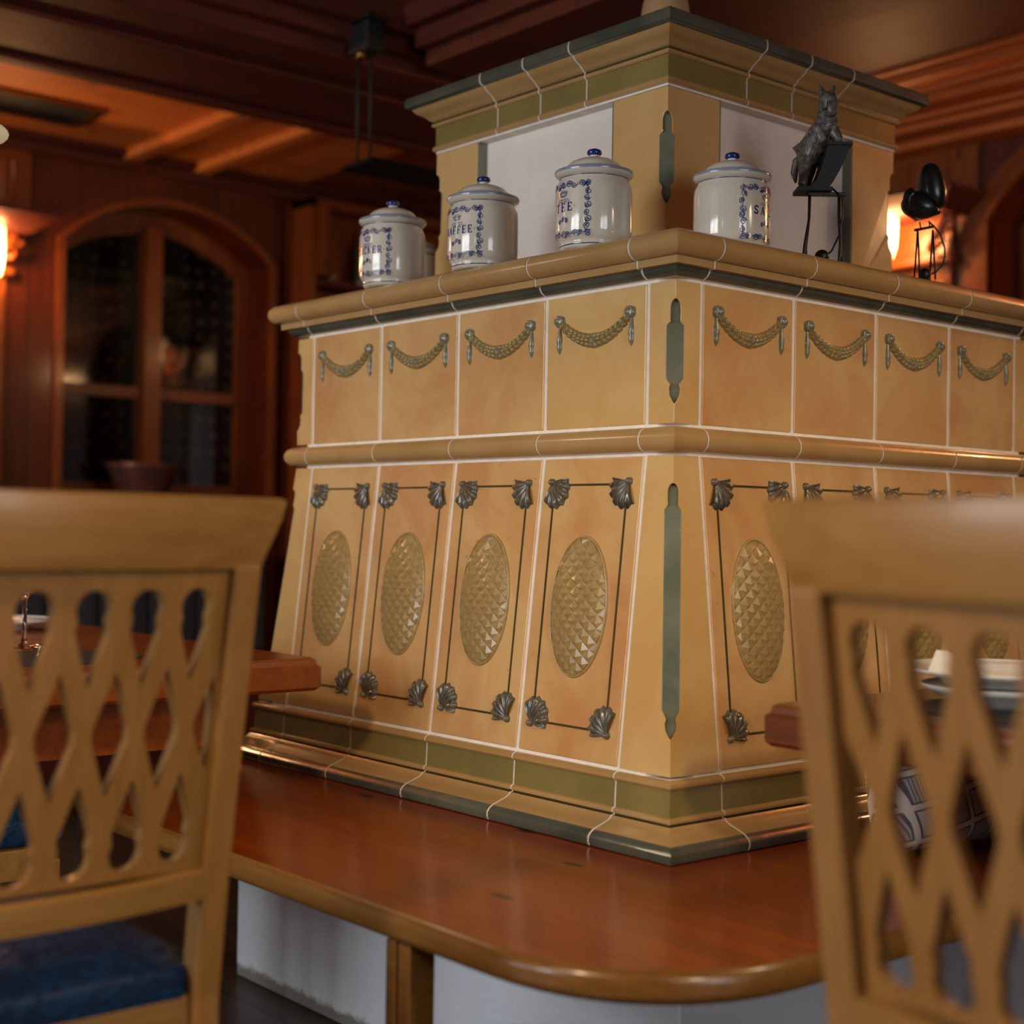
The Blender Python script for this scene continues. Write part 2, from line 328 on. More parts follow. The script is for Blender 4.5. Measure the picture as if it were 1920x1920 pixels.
def plate(mb, outer, holes, fn, t0, t1, step=0.02, mi=0):
    """perforated board: outer/holes are 2D loops, fn(u,v,d)->3D maps (and bends) it"""
    pts = []; edges = []
    for lp in [outer] + holes:
        b0 = len(pts); n = len(lp); pts += [Vector(p) for p in lp]; edges += [(b0 + i, b0 + (i + 1) % n) for i in range(n)]
    def inside(p, lp):
        r = False; n = len(lp); x, y = p
        for i in range(n):
            x1, y1 = lp[i]; x2, y2 = lp[(i + 1) % n]
            if (y1 > y) != (y2 > y) and x < (x2 - x1) * (y - y1) / (y2 - y1) + x1: r = not r
        return r
    us = [p[0] for p in outer]; vs = [p[1] for p in outer]
    u = min(us) + step / 2
    while u < max(us):
        v_ = min(vs) + step / 2
        while v_ < max(vs):
            if inside((u, v_), outer) and not any(inside((u, v_), h) for h in holes): pts.append(Vector((u, v_)))
            v_ += step
        u += step
    V, E, F, *_ = geometry.delaunay_2d_cdt(pts, edges, [], 0, 1e-6)
    fs = []
    for f in F:
        c = sum((V[i] for i in f), Vector((0, 0))) / len(f)
        if inside(c, outer) and not any(inside(c, h) for h in holes): fs.append(f)
    from collections import Counter
    cnt = Counter()
    for f in fs:
        for i in range(len(f)): a, b_ = f[i], f[(i + 1) % len(f)]; cnt[(min(a, b_), max(a, b_))] += 1
    n = len(V); vs3 = [fn(p.x, p.y, t0) for p in V] + [fn(p.x, p.y, t1) for p in V]
    faces = [list(f)[::-1] for f in fs] + [[i + n for i in f] for f in fs]
    for (a, b_), k_ in cnt.items():
        if k_ == 1: faces.append([a, b_, b_ + n, a + n])
    mb.add(vs3, faces, mi)
    return mb
def arc(cx, cy, r, a0, a1, n):
    return [(cx + r * math.cos(a0 + (a1 - a0) * i / n), cy + r * math.sin(a0 + (a1 - a0) * i / n)) for i in range(n + 1)]

# ------------------------------------------------------------------ room shell
YB, XR, XL, YF, ZC = 3.68, 2.51, -4.0, -4.2, 2.4
struct(obj('floor', MB().box(XL - .2, XR + .4, YF - .2, YB + .4, -.1, 0), 'floor'), 'dark brown wooden plank floor', 'floor')
struct(obj('ceiling', MB().box(XL - .2, XR + .4, YF - .2, YB + .4, ZC, ZC + .1), 'ceil'), 'orange pine board ceiling', 'ceiling')

def arch_hole(c, hw, z0, zs, rise, n=18):
    R = (hw * hw + rise * rise) / (2 * rise); a = math.asin(hw / R)
    top = [(c + R * math.sin(t), zs + rise - R + R * math.cos(t)) for t in [a - 2 * a * i / n for i in range(n + 1)]]
    return [(c - hw, z0), (c + hw, z0)] + top
def arch_ring(c, hw, z0, zs, rise, wd):
    a_ = arch_hole(c, hw, z0, zs, rise); o_ = arch_hole(c, hw + wd, z0, zs, rise + wd * .9)
    return a_[1:] + [a_[0]], o_[1:] + [o_[0]]
def wall_with_arch(name, matn, c, hw, z0, zs, rise, lo, hi, fn, label):
    mb = MB(); plate(mb, [(lo, 0), (hi, 0), (hi, ZC), (lo, ZC)], [arch_hole(c, hw, z0, zs, rise)], fn, 0, 0.22, 0.25)
    return struct(obj(name, mb, matn, None), label, 'wall')
fB = lambda u, v, d: (u, YB + d, v)
fR = lambda u, v, d: (XR + d, u, v)
CB, HB = 1.04, 0.438
CR, HR = 0.565, 0.448
wall_with_arch('wall_back', 'pine_wall', CB, HB, 1.08, 2.03, .175, XL - .2, XR + .4, fB, 'knotty reddish pine panel wall with the arched window')
wall_with_arch('wall_right', 'pine_wall_y', CR, HR, 1.08, 1.975, .24, YF - .2, YB, fR, 'knotty reddish pine wall behind the rooster figure')
# unseen walls with window openings (daylight comes through these)
mb = MB(); plate(mb, [(YF - .2, 0), (YB + .2, 0), (YB + .2, ZC), (YF - .2, ZC)], [[(-.05, .85), (1.85, .85), (1.85, 2.2), (-.05, 2.2)]], lambda u, v, d: (XL - d, u, v), 0, .1, .4)
struct(obj('wall_left', mb, 'pine_wall_y'), 'pine wall with a daylight window', 'wall')
mb = MB(); plate(mb, [(XL, 0), (XR + .2, 0), (XR + .2, ZC), (XL, ZC)], [[(-1.85, .85), (-.15, .85), (-.15, 2.2), (-1.85, 2.2)]], lambda u, v, d: (u, YF - d, v), 0, .1, .4)
struct(obj('wall_front', mb, 'pine_wall'), 'pine wall with a daylight window', 'wall')
def daywin(name, a0, a1, fn):
    mb = MB()
    def bar(u0, u1, v0, v1):
        mb.hexa([fn(u0, v0, 0), fn(u1, v0, 0), fn(u1, v0, .04), fn(u0, v0, .04), fn(u0, v1, 0), fn(u1, v1, 0), fn(u1, v1, .04), fn(u0, v1, .04)])
    L_ = a1 - a0
    for i in range(7):
        wd = .05 if i in (0, 3, 6) else .022
        u = a0 + L_ * i / 6; bar(max(a0, u - wd), min(a1, u + wd), .85, 2.2)
    for j in range(5):
        v_ = .85 + 1.35 * j / 4; bar(a0, a1, max(.85, v_ - .022), min(2.2, v_ + .022))
    return struct(obj(name, mb, 'pine', None), 'wooden casement window with small panes', 'window')
daywin('window_3', -.05, 1.85, lambda u, v, d: (XL - d, u, v))
daywin('window_4', -1.85, -.15, lambda u, v, d: (u, YF - d, v))

# arched windows (frames, panes, sills) set back in the walls
def arched_window(name, c, hw, z0, zs, rise, fn, depth, label):
    # frame with two casements
    mb = MB(); outer = arch_hole(c, hw + .03, z0 - .02, zs, rise + .03); holes = []
    R = (hw * hw + rise * rise) / (2 * rise); ztop = lambda u: zs + rise - R + math.sqrt(max(0, R * R - (u - c) ** 2)) - .05
    zt = 1.49
    for sgn in (-1, 1):
        u0, u1 = sorted((c + sgn * .045, c + sgn * (hw - .045)))
        holes.append([(u0, z0 + .05), (u1, z0 + .05), (u1, zt - .022), (u0, zt - .022)])
        n = 10; top = [(u1 + (u0 - u1) * i / n, ztop(u1 + (u0 - u1) * i / n) - .03) for i in range(n + 1)]
        holes.append([(u0, zt + .022), (u1, zt + .022)] + top)
    plate(mb, outer, holes, fn, depth - .03, depth + .02, .2)
    fr = struct(obj(name, mb, 'pine', None), label, 'window')
    # centre post stands proud of the casements
    p = MB(); a = [fn(c - .035, z0, depth - .06), fn(c + .035, z0, depth - .06), fn(c + .035, z0, depth - .03), fn(c - .035, z0, depth - .03)]
    b_ = [fn(c - .035, zs + rise - .06, depth - .06), fn(c + .035, zs + rise - .06, depth - .06), fn(c + .035, zs + rise - .06, depth - .03), fn(c - .035, zs + rise - .06, depth - .03)]
    p.hexa(a + b_); obj('window_post', p, 'pine', fr)
    g = MB().extrude(arch_hole(c, hw + .02, z0, zs, rise + .02), fn, depth + .0, depth + .006); obj('pane', g, 'pane', fr)
    s = MB(); s.hexa([fn(c - hw - .05, z0 - .03, -.05), fn(c + hw + .05, z0 - .03, -.05), fn(c + hw + .05, z0 - .03, depth), fn(c - hw - .05, z0 - .03, depth),
                      fn(c - hw - .05, z0, -.05), fn(c + hw + .05, z0, -.05), fn(c + hw + .05, z0, depth), fn(c - hw - .05, z0, depth)])
    obj('window_sill', s, 'pine', fr, bevel=.004)
    for k, (wd, pr_) in enumerate(((.035, .03), (.09, .014)) if fn is fR else ((.03, .02),)):
        i_, o_ = arch_ring(c, hw, z0, zs, rise, wd); n = len(i_); m2 = MB()
        for i in range(n - 1):
            q = [i_[i], o_[i], o_[i + 1], i_[i + 1]]
            m2.add([fn(u, v, -pr_) for u, v in q] + [fn(u, v, .002) for u, v in q], [(0, 1, 2, 3), (4, 5, 6, 7), (0, 1, 5, 4), (1, 2, 6, 5), (2, 3, 7, 6), (3, 0, 4, 7)])
        obj('architrave', m2, 'pine', fr)
    return fr
arched_window('window_1', CB, HB, 1.08, 2.03, .175, fB, .2, 'arched dark window with dotted sheer curtain, left of the stove')
arched_window('window_2', CR, HR, 1.08, 1.975, .24, fR, .2, 'arched dark window at the far right edge')
for nm, fn, a, b_ in (('trim_9', fB, XL, XR), ('trim_10', fR, YF, YB)):
    mb = MB()
    for (d, z0, z1) in ((.06, 2.36, 2.4), (.035, 2.32, 2.36)):
        mb.hexa([fn(a, z0, -d), fn(b_, z0, -d), fn(b_, z0, .01), fn(a, z0, .01), fn(a, z1, -d), fn(b_, z1, -d), fn(b_, z1, .01), fn(a, z1, .01)])
    struct(obj(nm, mb, 'pine_x' if fn is fB else 'pine_y', bevel=.006), 'pine cornice strip under the ceiling', 'trim')

# pilasters with bracket capitals; wall lamps hang in front of them
def pilaster(name, c, fn, label):
    fr = MB()
    def bx(m_, u0, u1, z0, z1, d0, d1): m_.hexa([fn(u0, z0, -d1), fn(u1, z0, -d1), fn(u1, z0, -d0), fn(u0, z0, -d0), fn(u0, z1, -d1), fn(u1, z1, -d1), fn(u1, z1, -d0), fn(u0, z1, -d0)])
    bx(fr, c - .15, c + .15, 0, 1.86, -.01, .02)
    for k in range(5):
        u = c - .12 + k * .06; bx(fr, u - .016, u + .016, .2, 1.80, .02, .034)
    t = struct(obj(name, fr, 'pine', None, bevel=.006), label, 'trim')
    nk = MB(); bx(nk, c - .165, c + .165, 1.855, 1.885, -.01, .05); bx(nk, c - .15, c + .15, 1.885, 2.02, -.01, .012)
    obj('necking', nk, 'pine', t, bevel=.006)
    sh = MB(); a = (.21, .10); b2 = (.275, .15)
    for (h0, p0, z0, h1, p1, z1) in ((.20, .15, 2.005, .235, .18, 2.03), (.235, .185, 2.03, .27, .21, 2.055), (.27, .215, 2.055, .27, .215, 2.07)):
        sh.hexa([fn(c - h0, z0, -p0), fn(c + h0, z0, -p0), fn(c + h0, z0, .0), fn(c - h0, z0, .0), fn(c - h1, z1, -p1), fn(c + h1, z1, -p1), fn(c + h1, z1, .0), fn(c - h1, z1, .0)])
    obj('capital_shelf', sh, 'pine_x' if fn is fB else 'pine_y', t)
    for sg in (-1, 1):
        v_ = MB(); P = [(c + sg * .10, 1.89), (c + sg * .115, 1.94), (c + sg * .15, 1.985), (c + sg * .17, 2.008)]
        v_.tube([fn(u, z, -.06) for u, z in P], [.018, .022, .026, .024], 8)
        sp = [(c + sg * (.165 + .022 * (1 - i / 18) * math.cos(i * .6)), 1.965 + .022 * (1 - i / 18) * math.sin(i * .6)) for i in range(16)]
        v_.tube([fn(u, z, -.065) for u, z in sp], .008, 6)
        v_.tube([fn(c + sg * .13, 1.91, -.07), fn(c + sg * .155, 1.925, -.075), fn(c + sg * .15, 1.945, -.08)], [.014, .012, .005], 6)
        obj('carved_volute', v_, 'pine', t)
    ub = MB(); bx(ub, c - .235, c + .235, 2.085, 2.32, -.01, .012)
    obj('upper_board', ub, 'pine', t, bevel=.003)
    for sg in (-1, 0, 1):
        u = c + sg * .15; r = MB(); n = 24; lp = [(u + .02 * math.cos(2 * PI * i / n), 2.205 + (.065 if math.sin(2 * PI * i / n) > 0 else -.065) + .02 * math.sin(2 * PI * i / n)) for i in range(n + 1)]
        r.tube([fn(x, z, -.013) for x, z in lp], .005, 6); obj('routed_loop', r, 'pine', t)
    return t
pilaster('trim_1', .235, fB, 'carved pine pilaster with lit capital at the far left edge')
pilaster('trim_2', 1.295, fR, 'carved pine pilaster with lit capital behind the rooster figure')
def wall_lamp(c, fn, label, zc=1.99, pw=22):
    p = fn(c, zc, -.145); t = thing('wall_lamp', label, 'lamp', (p[0], p[1], zc - .11), 0, 'wall lamps in front of the carved pilasters')
    sh = MB(); sh.lathe([(.016, -.085), (.025, -.075), (.033, -.045), (.037, .02), (.037, .095), (.035, .095), (.035, .02), (.030, -.04), (.015, -.08)], p, 32, cap=False)
    s_ = obj('lamp_shade', sh, 'shade', t)
    a = MB(); a.tube([fn(c, zc - .16, -.01), fn(c, zc - .17, -.1), fn(c, zc - .14, -.14), (p[0], p[1], zc - .085)], .008, 8)
    a.lathe([(.0, -.11), (.02, -.10), (.024, -.085), (.022, -.078), (0, -.078)], p, 24, cap=False)
    q = fn(c, zc - .16, -.012); a.ball(q, .03, .03, .045); obj('bracket_arm', a, 'brass', t)
    point('wall_lamp_light', (p[0], p[1], zc + .0), pw, WARM, .02)
wall_lamp(.285, fB, 'glowing glass wall lamp at the far left edge of the photo', 1.905)
wall_lamp(1.308, fR, 'glowing glass wall lamp behind the stove, beside the rooster figure', 1.955)

# added wall lamps out of view, put in to brighten ceiling and walls
def added_lamp(c, fn):
    wall_lamp(c, fn, 'added glass wall lamp out of view to brighten the ceiling, on the ' + ('back wall' if fn is fB else 'right wall'), 1.95, 75)
added_lamp(-.62, fB); added_lamp(-.55, fR)

# ceiling beams
def beam(name, x0, x1, y0, y1, z0, mat_, lab):
    mb = MB().box(x0, x1, y0, y1, z0, ZC + .001); t = obj(name, mb, mat_, bevel=.006); return struct(t, lab, 'beam')
beam('trim_3', XL, XR, 1.80, 2.45, 2.25, 'pine_x', 'wide dark ceiling beam running behind the stove')
mb = MB()
for (y0, y1, z) in ((2.45, 2.50, 2.29), (2.50, 2.56, 2.33), (1.75, 1.80, 2.29), (1.70, 1.75, 2.33)): mb.box(XL, XR, y0, y1, z, ZC + .001)
mb.box(XL, XR, 2.0, 2.06, 2.235, 2.25); mb.box(XL, XR, 2.38, 2.44, 2.235, 2.25)
struct(obj('trim_4', mb, 'pine_x', bevel=.006), 'stepped moldings along the wide ceiling beam', 'trim')
mb = MB(); mb.box(.78, 1.35, YF, 1.70, 2.25, ZC + .001)
for (a, b_, z) in ((.70, .74, 2.34), (.74, .78, 2.29), (1.35, 1.39, 2.29), (1.39, 1.43, 2.34)): mb.box(a, b_, YF, 1.70, z, ZC + .001)
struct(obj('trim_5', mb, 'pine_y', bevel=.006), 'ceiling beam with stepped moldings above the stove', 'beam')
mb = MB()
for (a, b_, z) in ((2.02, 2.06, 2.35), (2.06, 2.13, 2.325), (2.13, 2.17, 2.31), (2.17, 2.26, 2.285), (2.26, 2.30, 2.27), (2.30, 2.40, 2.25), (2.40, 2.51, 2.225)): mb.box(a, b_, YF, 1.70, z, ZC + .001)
struct(obj('trim_6', mb, 'pine_y_lit', bevel=.005), 'stepped pine cornice where the right wall meets the ceiling', 'trim')
struct(obj('trim_12', MB().box(1.43, 2.02, YF, 1.70, 2.365, ZC + .001), 'pine_y'), 'dark sheet painting the shade of the ceiling recess right of the stove', 'trim')  # added dark sheet, carries the shade of the recess in its colour
struct(obj('trim_13', MB().box(-1.6, 1.6, 2.56, 3.62, 2.385, ZC + .001), 'ceil_lit'), 'orange pine ceiling panel in front of the arched window, lamplight painted into its colour', 'trim')
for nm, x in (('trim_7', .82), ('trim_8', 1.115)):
    struct(obj(nm, MB().box(x, x + .06, 2.56, 3.66, 2.350, 2.386), 'ceil_lit', bevel=.003), 'short pine batten under the ceiling', 'trim')
v_ = thing('ceiling_vent', 'dark rectangular ceiling panel with yellowish frame at upper left', 'vent', (.2, 3.29, ZC - .03))
mb = MB(); plate(mb, [(-.4, 3.16), (.53, 3.16), (.53, 3.42), (-.4, 3.42)], [[(-.38, 3.18), (.50, 3.18), (.50, 3.40), (-.38, 3.40)]], lambda u, v, d: (u, v, ZC - .03 + d), 0, .016, .1)
obj('frame', mb, 'brass', v_); obj('panel', MB().box(-.38, .50, 3.18, 3.40, ZC - .022, ZC - .0145), 'black', v_)

# ------------------------------------------------------------------ bench and plinth
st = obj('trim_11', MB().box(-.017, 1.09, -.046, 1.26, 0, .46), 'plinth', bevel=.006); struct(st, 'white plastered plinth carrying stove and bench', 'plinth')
t = thing('stove_bench', 'glossy orange-brown wooden bench wrapped around the tiled stove', 'bench', (-.3, .3, 0))
def bench_outline(off):
    x, y, r = -.568 + off, -.51 + off, .25 - off
    pts = [(1.25, y)] + [(-.1, y)] + [(x + r + r * math.cos(a), y + r + r * math.sin(a)) for a in [-PI / 2 - PI / 2 * i / 14 for i in range(15)]]
    r2 = .16; pts += [(x + r2 + r2 * math.cos(a), 1.19 - off - r2 + r2 * math.sin(a)) for a in [PI - PI / 2 * i / 8 for i in range(9)]]
    pts += [(1.25, 1.19 - off)]
    return pts
def flat(u, v, d): return (u, v, d)
rings = [(.012, .462), (.003, .466), (0, .474), (0, .488), (.003, .4955), (.010, .4995)]
mb = MB(); n = len(bench_outline(0)); vs = []
for o_, z in rings: vs += [(x, y, z) for x, y in bench_outline(o_)]
fs = []
for i in range(len(rings) - 1):
    for k in range(n): fs.append((i * n + k, i * n + (k + 1) % n, (i + 1) * n + (k + 1) % n, (i + 1) * n + k))
mb.add(vs, fs, 1, True)
mb.extrude(bench_outline(.03), flat, .455, .4995, 0)
mb.add([(x, y, .4995) for x, y in bench_outline(.010)] + [(x, y, .4996) for x, y in bench_outline(.05)], [(k, (k + 1) % n, n + (k + 1) % n, n + k) for k in range(n)], 0)
mb.extrude(bench_outline(.05), flat, .4990, .4998, 0)
obj('seat_board', mb, ['bench', 'bench_edge'], t)
obj('apron', MB().box(-.42, -.40, -.25, -.05, .43, .457), 'bench_edge', t, bevel=.002)
for (lx, ly) in ((-.555, -.062), (-.555, .98), (.55, -.49)):
    lg = MB()
    if ly < .5 and lx < 0: lg.box(lx, lx + .040, ly, ly + .022, 0, .46); lg.box(lx, lx + .040, ly - .030, ly - .004, 0, .46); lg.box(lx + .006, lx + .034, ly - .006, ly + .004, 0, .46)
    else: lg.box(lx, lx + .05, ly, ly + .05, 0, .46)
    obj('leg', lg, 'bench_edge', t, bevel=.003)

# ------------------------------------------------------------------ tiled stove
LX, LY = 1.021, 1.077           # right face length, left face length
ST = thing('tiled_stove', 'large ochre tiled corner stove with green glazed moldings and garland reliefs', 'stove', (.5, .53, .5))
G = .0034                        # half grout gap
ZB, ZL1, ZU0, ZU1 = .61, 1.099, 1.141, 1.3685
FL = .051
xc = [.059 + .2258 * k for k in range(5)]   # right face tile limits
yc = [.059 + .24 * k for k in range(5)]     # left face tile limits
XE = xc[4] + .059; YE = yc[4] + .059; LX, LY = XE, YE
core = MB()
def octo(e, z, ch=.036):
    a0, a1, b0, b1 = -e, LX + e, -e, LY + e
    return [(a0 + ch, b0, z), (a1 - ch, b0, z), (a1, b0 + ch, z), (a1, b1 - ch, z), (a1 - ch, b1, z), (a0 + ch, b1, z), (a0, b1 - ch, z), (a0, b0 + ch, z)]
lev = [octo(.04, .503), octo(.04, ZB - .02), octo(FL - .0022, ZB - .02, .05), octo(FL - .0022, ZB, .05), octo(-.0022, ZL1, .036), octo(-.0022, 1.434, .036)]
core.add([p for l_ in lev for p in l_], [tuple(range(8))[::-1], tuple(range(40, 48))] + [(i * 8 + k, i * 8 + (k + 1) % 8, i * 8 + 8 + (k + 1) % 8, i * 8 + 8 + k) for i in range(5) for k in range(8)])
obj('grout_core', core, 'grout', ST)

# ornament generators working in a face frame fr(s, t, d)
def garland_mesh(fr, w_, top):
    g = MB(); c = w_ / 2; hw = w_ * .345
    def leaf(s0, t0, ang, ln, wd, ht, d=.0015, mi=0):
        # pointed leaf blob
        n = 10; vs = [fr(s0, t0, d + ht)]; ca, sa = math.cos(ang), math.sin(ang)
        for rr_, hh in ((.6, .75), (1, 0)):
            for i in range(n):
                a = 2 * PI * i / n; x = ln * rr_ * math.cos(a); y = wd * rr_ * math.sin(a) * (1 - .35 * math.cos(a))
                vs.append(fr(s0 + x * ca - y * sa, t0 + x * sa + y * ca, d + ht * hh if hh else -.0005))
        fs = [(0, 1 + i, 1 + (i + 1) % n) for i in range(n)] + [(1 + i, 1 + n + i, 1 + n + (i + 1) % n, 1 + (i + 1) % n) for i in range(n)]
        g.add(vs, fs, mi, True)
    def cen(q):   # q -1..1
        return c + q * hw, top - .046 - .036 * (1 - q * q)
    K = 8
    for sgn in (-1, 1):
        for k in range(K):
            q = sgn * (k + .35) / K; s0, t0 = cen(q); ds = sgn * hw / K; s1, t1 = cen(q + sgn / K); ang = math.atan2(t1 - t0, s1 - s0)
            wd = .0112 - .0052 * abs(q)
            nx, ny = -math.sin(ang), math.cos(ang)
            for off in (-1, 1, 0): leaf(s0 + nx * off * wd * .62, t0 + ny * off * wd * .62, ang + off * .35, .0088, wd * .62, .0055 if off else .0078)
    s0, t0 = cen(0)
    for a in range(4): leaf(s0, t0, a * PI / 4, .012, .0026, .0095, mi=1)
    for sgn in (-1, 1):
        s0, t0 = c + sgn * hw, top - .044
        # rosette
        vs = [fr(s0, t0, .0105)]; n = 16
        for rr_, hh in ((.0040, .0105), (.0052, .0070), (.0078, .0092), (.0100, .005), (.0106, -.0005)):
            for i in range(n):
                a = 2 * PI * i / n; r_ = rr_ * (1 + .07 * math.cos(5 * a)); vs.append(fr(s0 + r_ * math.cos(a), t0 + r_ * math.sin(a), hh))
        fs = [(0, 1 + i, 1 + (i + 1) % n) for i in range(n)]
        for j in range(4): fs += [(1 + j * n + i, 1 + (j + 1) * n + i, 1 + (j + 1) * n + (i + 1) % n, 1 + j * n + (i + 1) % n) for i in range(n)]
        g.add(vs, fs, 1, True)
        # tassel
        prof = [(.0, .0035), (-.008, .004), (-.018, .0052), (-.028, .0062), (-.032, .0046), (-.036, .0058), (-.042, .004), (-.048, .0005)]
        for j in range(len(prof) - 1):
            pass
        n = 8; vs = []
        for (dt, r_) in prof:
            for i in range(n):
                a = PI * i / (n - 1); vs.append(fr(s0 + sgn * .0015 + r_ * math.cos(a), t0 - .007 + dt, -.0005 + r_ * 1.1 * math.sin(a)))
        fs = [(j * n + i, j * n + i + 1, (j + 1) * n + i + 1, (j + 1) * n + i) for j in range(len(prof) - 1) for i in range(n - 1)]
        g.add(vs, fs, 1, True)
    return g
def shell_mesh(fr, s0, t0, ang, R=.050):
    g = MB(); nr, na = 8, 49; vs = []
    for j in range(nr + 1):
        q = j / nr
        for i in range(na):
            a = -1.05 + 2.1 * i / (na - 1); rib = math.cos(a / 2.1 * 2 * PI * 6)
            rad = R * q * (1 - .035 * (1 - rib)) * (1 - .22 * (abs(a) / 1.05) ** 2)
            h = (.0080 * math.sin(q * PI * .72 + .25) + .0018 * rib * q) * (.7 + .3 * math.cos(a))
            if j == nr: h = -.001
            vs.append(fr(s0 + rad * math.cos(ang + a), t0 + rad * math.sin(ang + a), h))
    fs = [(j * na + i, j * na + i + 1, (j + 1) * na + i + 1, (j + 1) * na + i) for j in range(nr) for i in range(na - 1)]
    g.add(vs, fs, 0, True)
    n = 12; vs = [fr(s0, t0, .0095)]
    for rr_, hh in ((.003, .009), (.0055, .006), (.0065, -.001)):
        vs += [fr(s0 + rr_ * math.cos(2 * PI * i / n), t0 + rr_ * math.sin(2 * PI * i / n), hh) for i in range(n)]
    fs = [(0, 1 + i, 1 + (i + 1) % n) for i in range(n)]
    for j in range(2): fs += [(1 + j * n + i, 1 + (j + 1) * n + i, 1 + (j + 1) * n + (i + 1) % n, 1 + j * n + (i + 1) % n) for i in range(n)]
    g.add(vs, fs, 0, True)
    return g
def medallion_mesh(fr, cs, ct, a, b_):
    g = MB(); dome = lambda x, y: .013 * math.sqrt(max(0, 1 - (x * x + y * y) * .93)) 
    def clampE(x, y):
        r = math.hypot(x, y)
        return (x / r, y / r) if r > 1 else (x, y)
    du, dv = .0128, .0112         # half diagonals of a diamond
    nI, nJ = int(a / du) + 3, int(b_ / dv) + 3
    for i in range(-nI, nI + 1):
        for j in range(-nJ, nJ + 1):
            if (i + j) % 2: continue
            cx, cy = i * du, j * dv
            cor = [(cx + du, cy), (cx, cy + dv), (cx - du, cy), (cx, cy - dv)]
            if math.hypot(cx / a, cy / b_) > 1.12: continue
            if sum(math.hypot(x / a, y / b_) < .999 for x, y in cor) == 0 and math.hypot(cx / a, cy / b_) > 1: continue
            e2 = [clampE(x / a, y / b_) for x, y in cor]; ap_ = clampE(cx / a * .985, (cy - .004) / b_ * .985)
            vs = [fr(cs + x * a, ct + y * b_, dome(x, y)) for x, y in e2] + [fr(cs + ap_[0] * a, ct + ap_[1] * b_, dome(*ap_) + .0042 * max(0.25, 1 - (ap_[0] ** 2 + ap_[1] ** 2) * .6))]
            g.add(vs, [(0, 1, 4), (1, 2, 4), (2, 3, 4), (3, 0, 4)], 0)
    n = 48; bs_ = [fr(cs, ct, .0115)]
    for q in (.35, .65, .85, .95, 1.0): bs_ += [fr(cs + a * q * math.cos(2 * PI * i / n), ct + b_ * q * math.sin(2 * PI * i / n), .013 * math.sqrt(max(0, 1 - q * q * .93)) - .0012) for i in range(n)]
    g.add(bs_, [(0, 1 + i, 1 + (i + 1) % n) for i in range(n)] + [(1 + k * n + i, 1 + (k + 1) * n + i, 1 + (k + 1) * n + (i + 1) % n, 1 + k * n + (i + 1) % n) for k in range(4) for i in range(n)], 0, True)
    n = 64; vs = []
    for k, (rr_, h) in enumerate(((1.0, dome(1, 0)), (1.012, .005), (1.03, .0035), (1.04, -.001))):
        vs += [fr(cs + a * rr_ * math.cos(2 * PI * i / n), ct + b_ * rr_ * math.sin(2 * PI * i / n), h) for i in range(n)]
    g.add(vs, [(k * n + i, k * n + (i + 1) % n, (k + 1) * n + (i + 1) % n, (k + 1) * n + i) for k in range(3) for i in range(n)], 0, True)
    return g
def tile(fr, poly, matn, th=.014):
    mb = MB(); mb.extrude(poly, fr, -th, 0); return obj('wall_tile', mb, matn, ST, bevel=.0028, seg=3)
tilemats = {}
for side in (0, 1):                # 0 = left face (x=0), 1 = right face (y=0)
    cuts = yc if side == 0 else xc
    W = cuts[1] - cuts[0]
    for k in range(4):
        a0 = cuts[k]
        fr = (lambda s, t, d, a0=a0: (-d, a0 + s, ZU0 + t)) if side == 0 else (lambda s, t, d, a0=a0: (a0 + s, -d, ZU0 + t))
        H = ZU1 - ZU0
        mt = 'tile_yellow' if (side == 0 and k in (0,)) else 'tile_brown'
        T = tile(fr, [(G, G), (W - G, G), (W - G, H - G), (G, H - G)], mt)
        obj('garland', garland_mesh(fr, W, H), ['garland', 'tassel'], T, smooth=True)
        # sloped lower tile
        sl = Vector((FL, ZL1 - ZB)); Hs = sl.length; dz = sl.y / Hs; do = sl.x / Hs
        def frl(s, t, d, a0=a0, side=side):
            o_ = -FL + do * t - d * dz; z = ZB + dz * t + d * do * .0 + d * do
            return (o_, a0 + s, z) if side == 0 else (a0 + s, o_, z)
        T = tile(frl, [(G, G), (W - G, G), (W - G, Hs - G), (G, Hs - G)], 'tile_brown')
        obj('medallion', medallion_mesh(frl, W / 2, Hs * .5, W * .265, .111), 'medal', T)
        i0, i1, j0, j1 = W * .135, W * .865, .052, Hs - .046
        gr = MB()
        for (s0, s1, t0, t1) in ((i0, i0 + .0035, j0, j1), (i1 - .0035, i1, j0, j1), (i0, i1, j0, j0 + .0035), (i0, i1, j1 - .0035, j1)):
            gr.hexa([frl(s0, t0, -.001), frl(s1, t0, -.001), frl(s1, t1, -.001), frl(s0, t1, -.001), frl(s0, t0, .0012), frl(s1, t0, .0012), frl(s1, t1, .0012), frl(s0, t1, .0012)])
        obj('frame_line', gr, 'groove', T)
        for (s0, t0, ang) in ((i0 - .003, j1 + .003, -PI / 4 - .1), (i1 + .003, j1 + .003, -3 * PI / 4 + .1), (i0 - .003, j0 - .003, PI / 4 + .12), (i1 + .003, j0 - .003, 3 * PI / 4 - .12)):
            obj('shell', shell_mesh(frl, s0, t0, ang), 'shell', T, smooth=True)
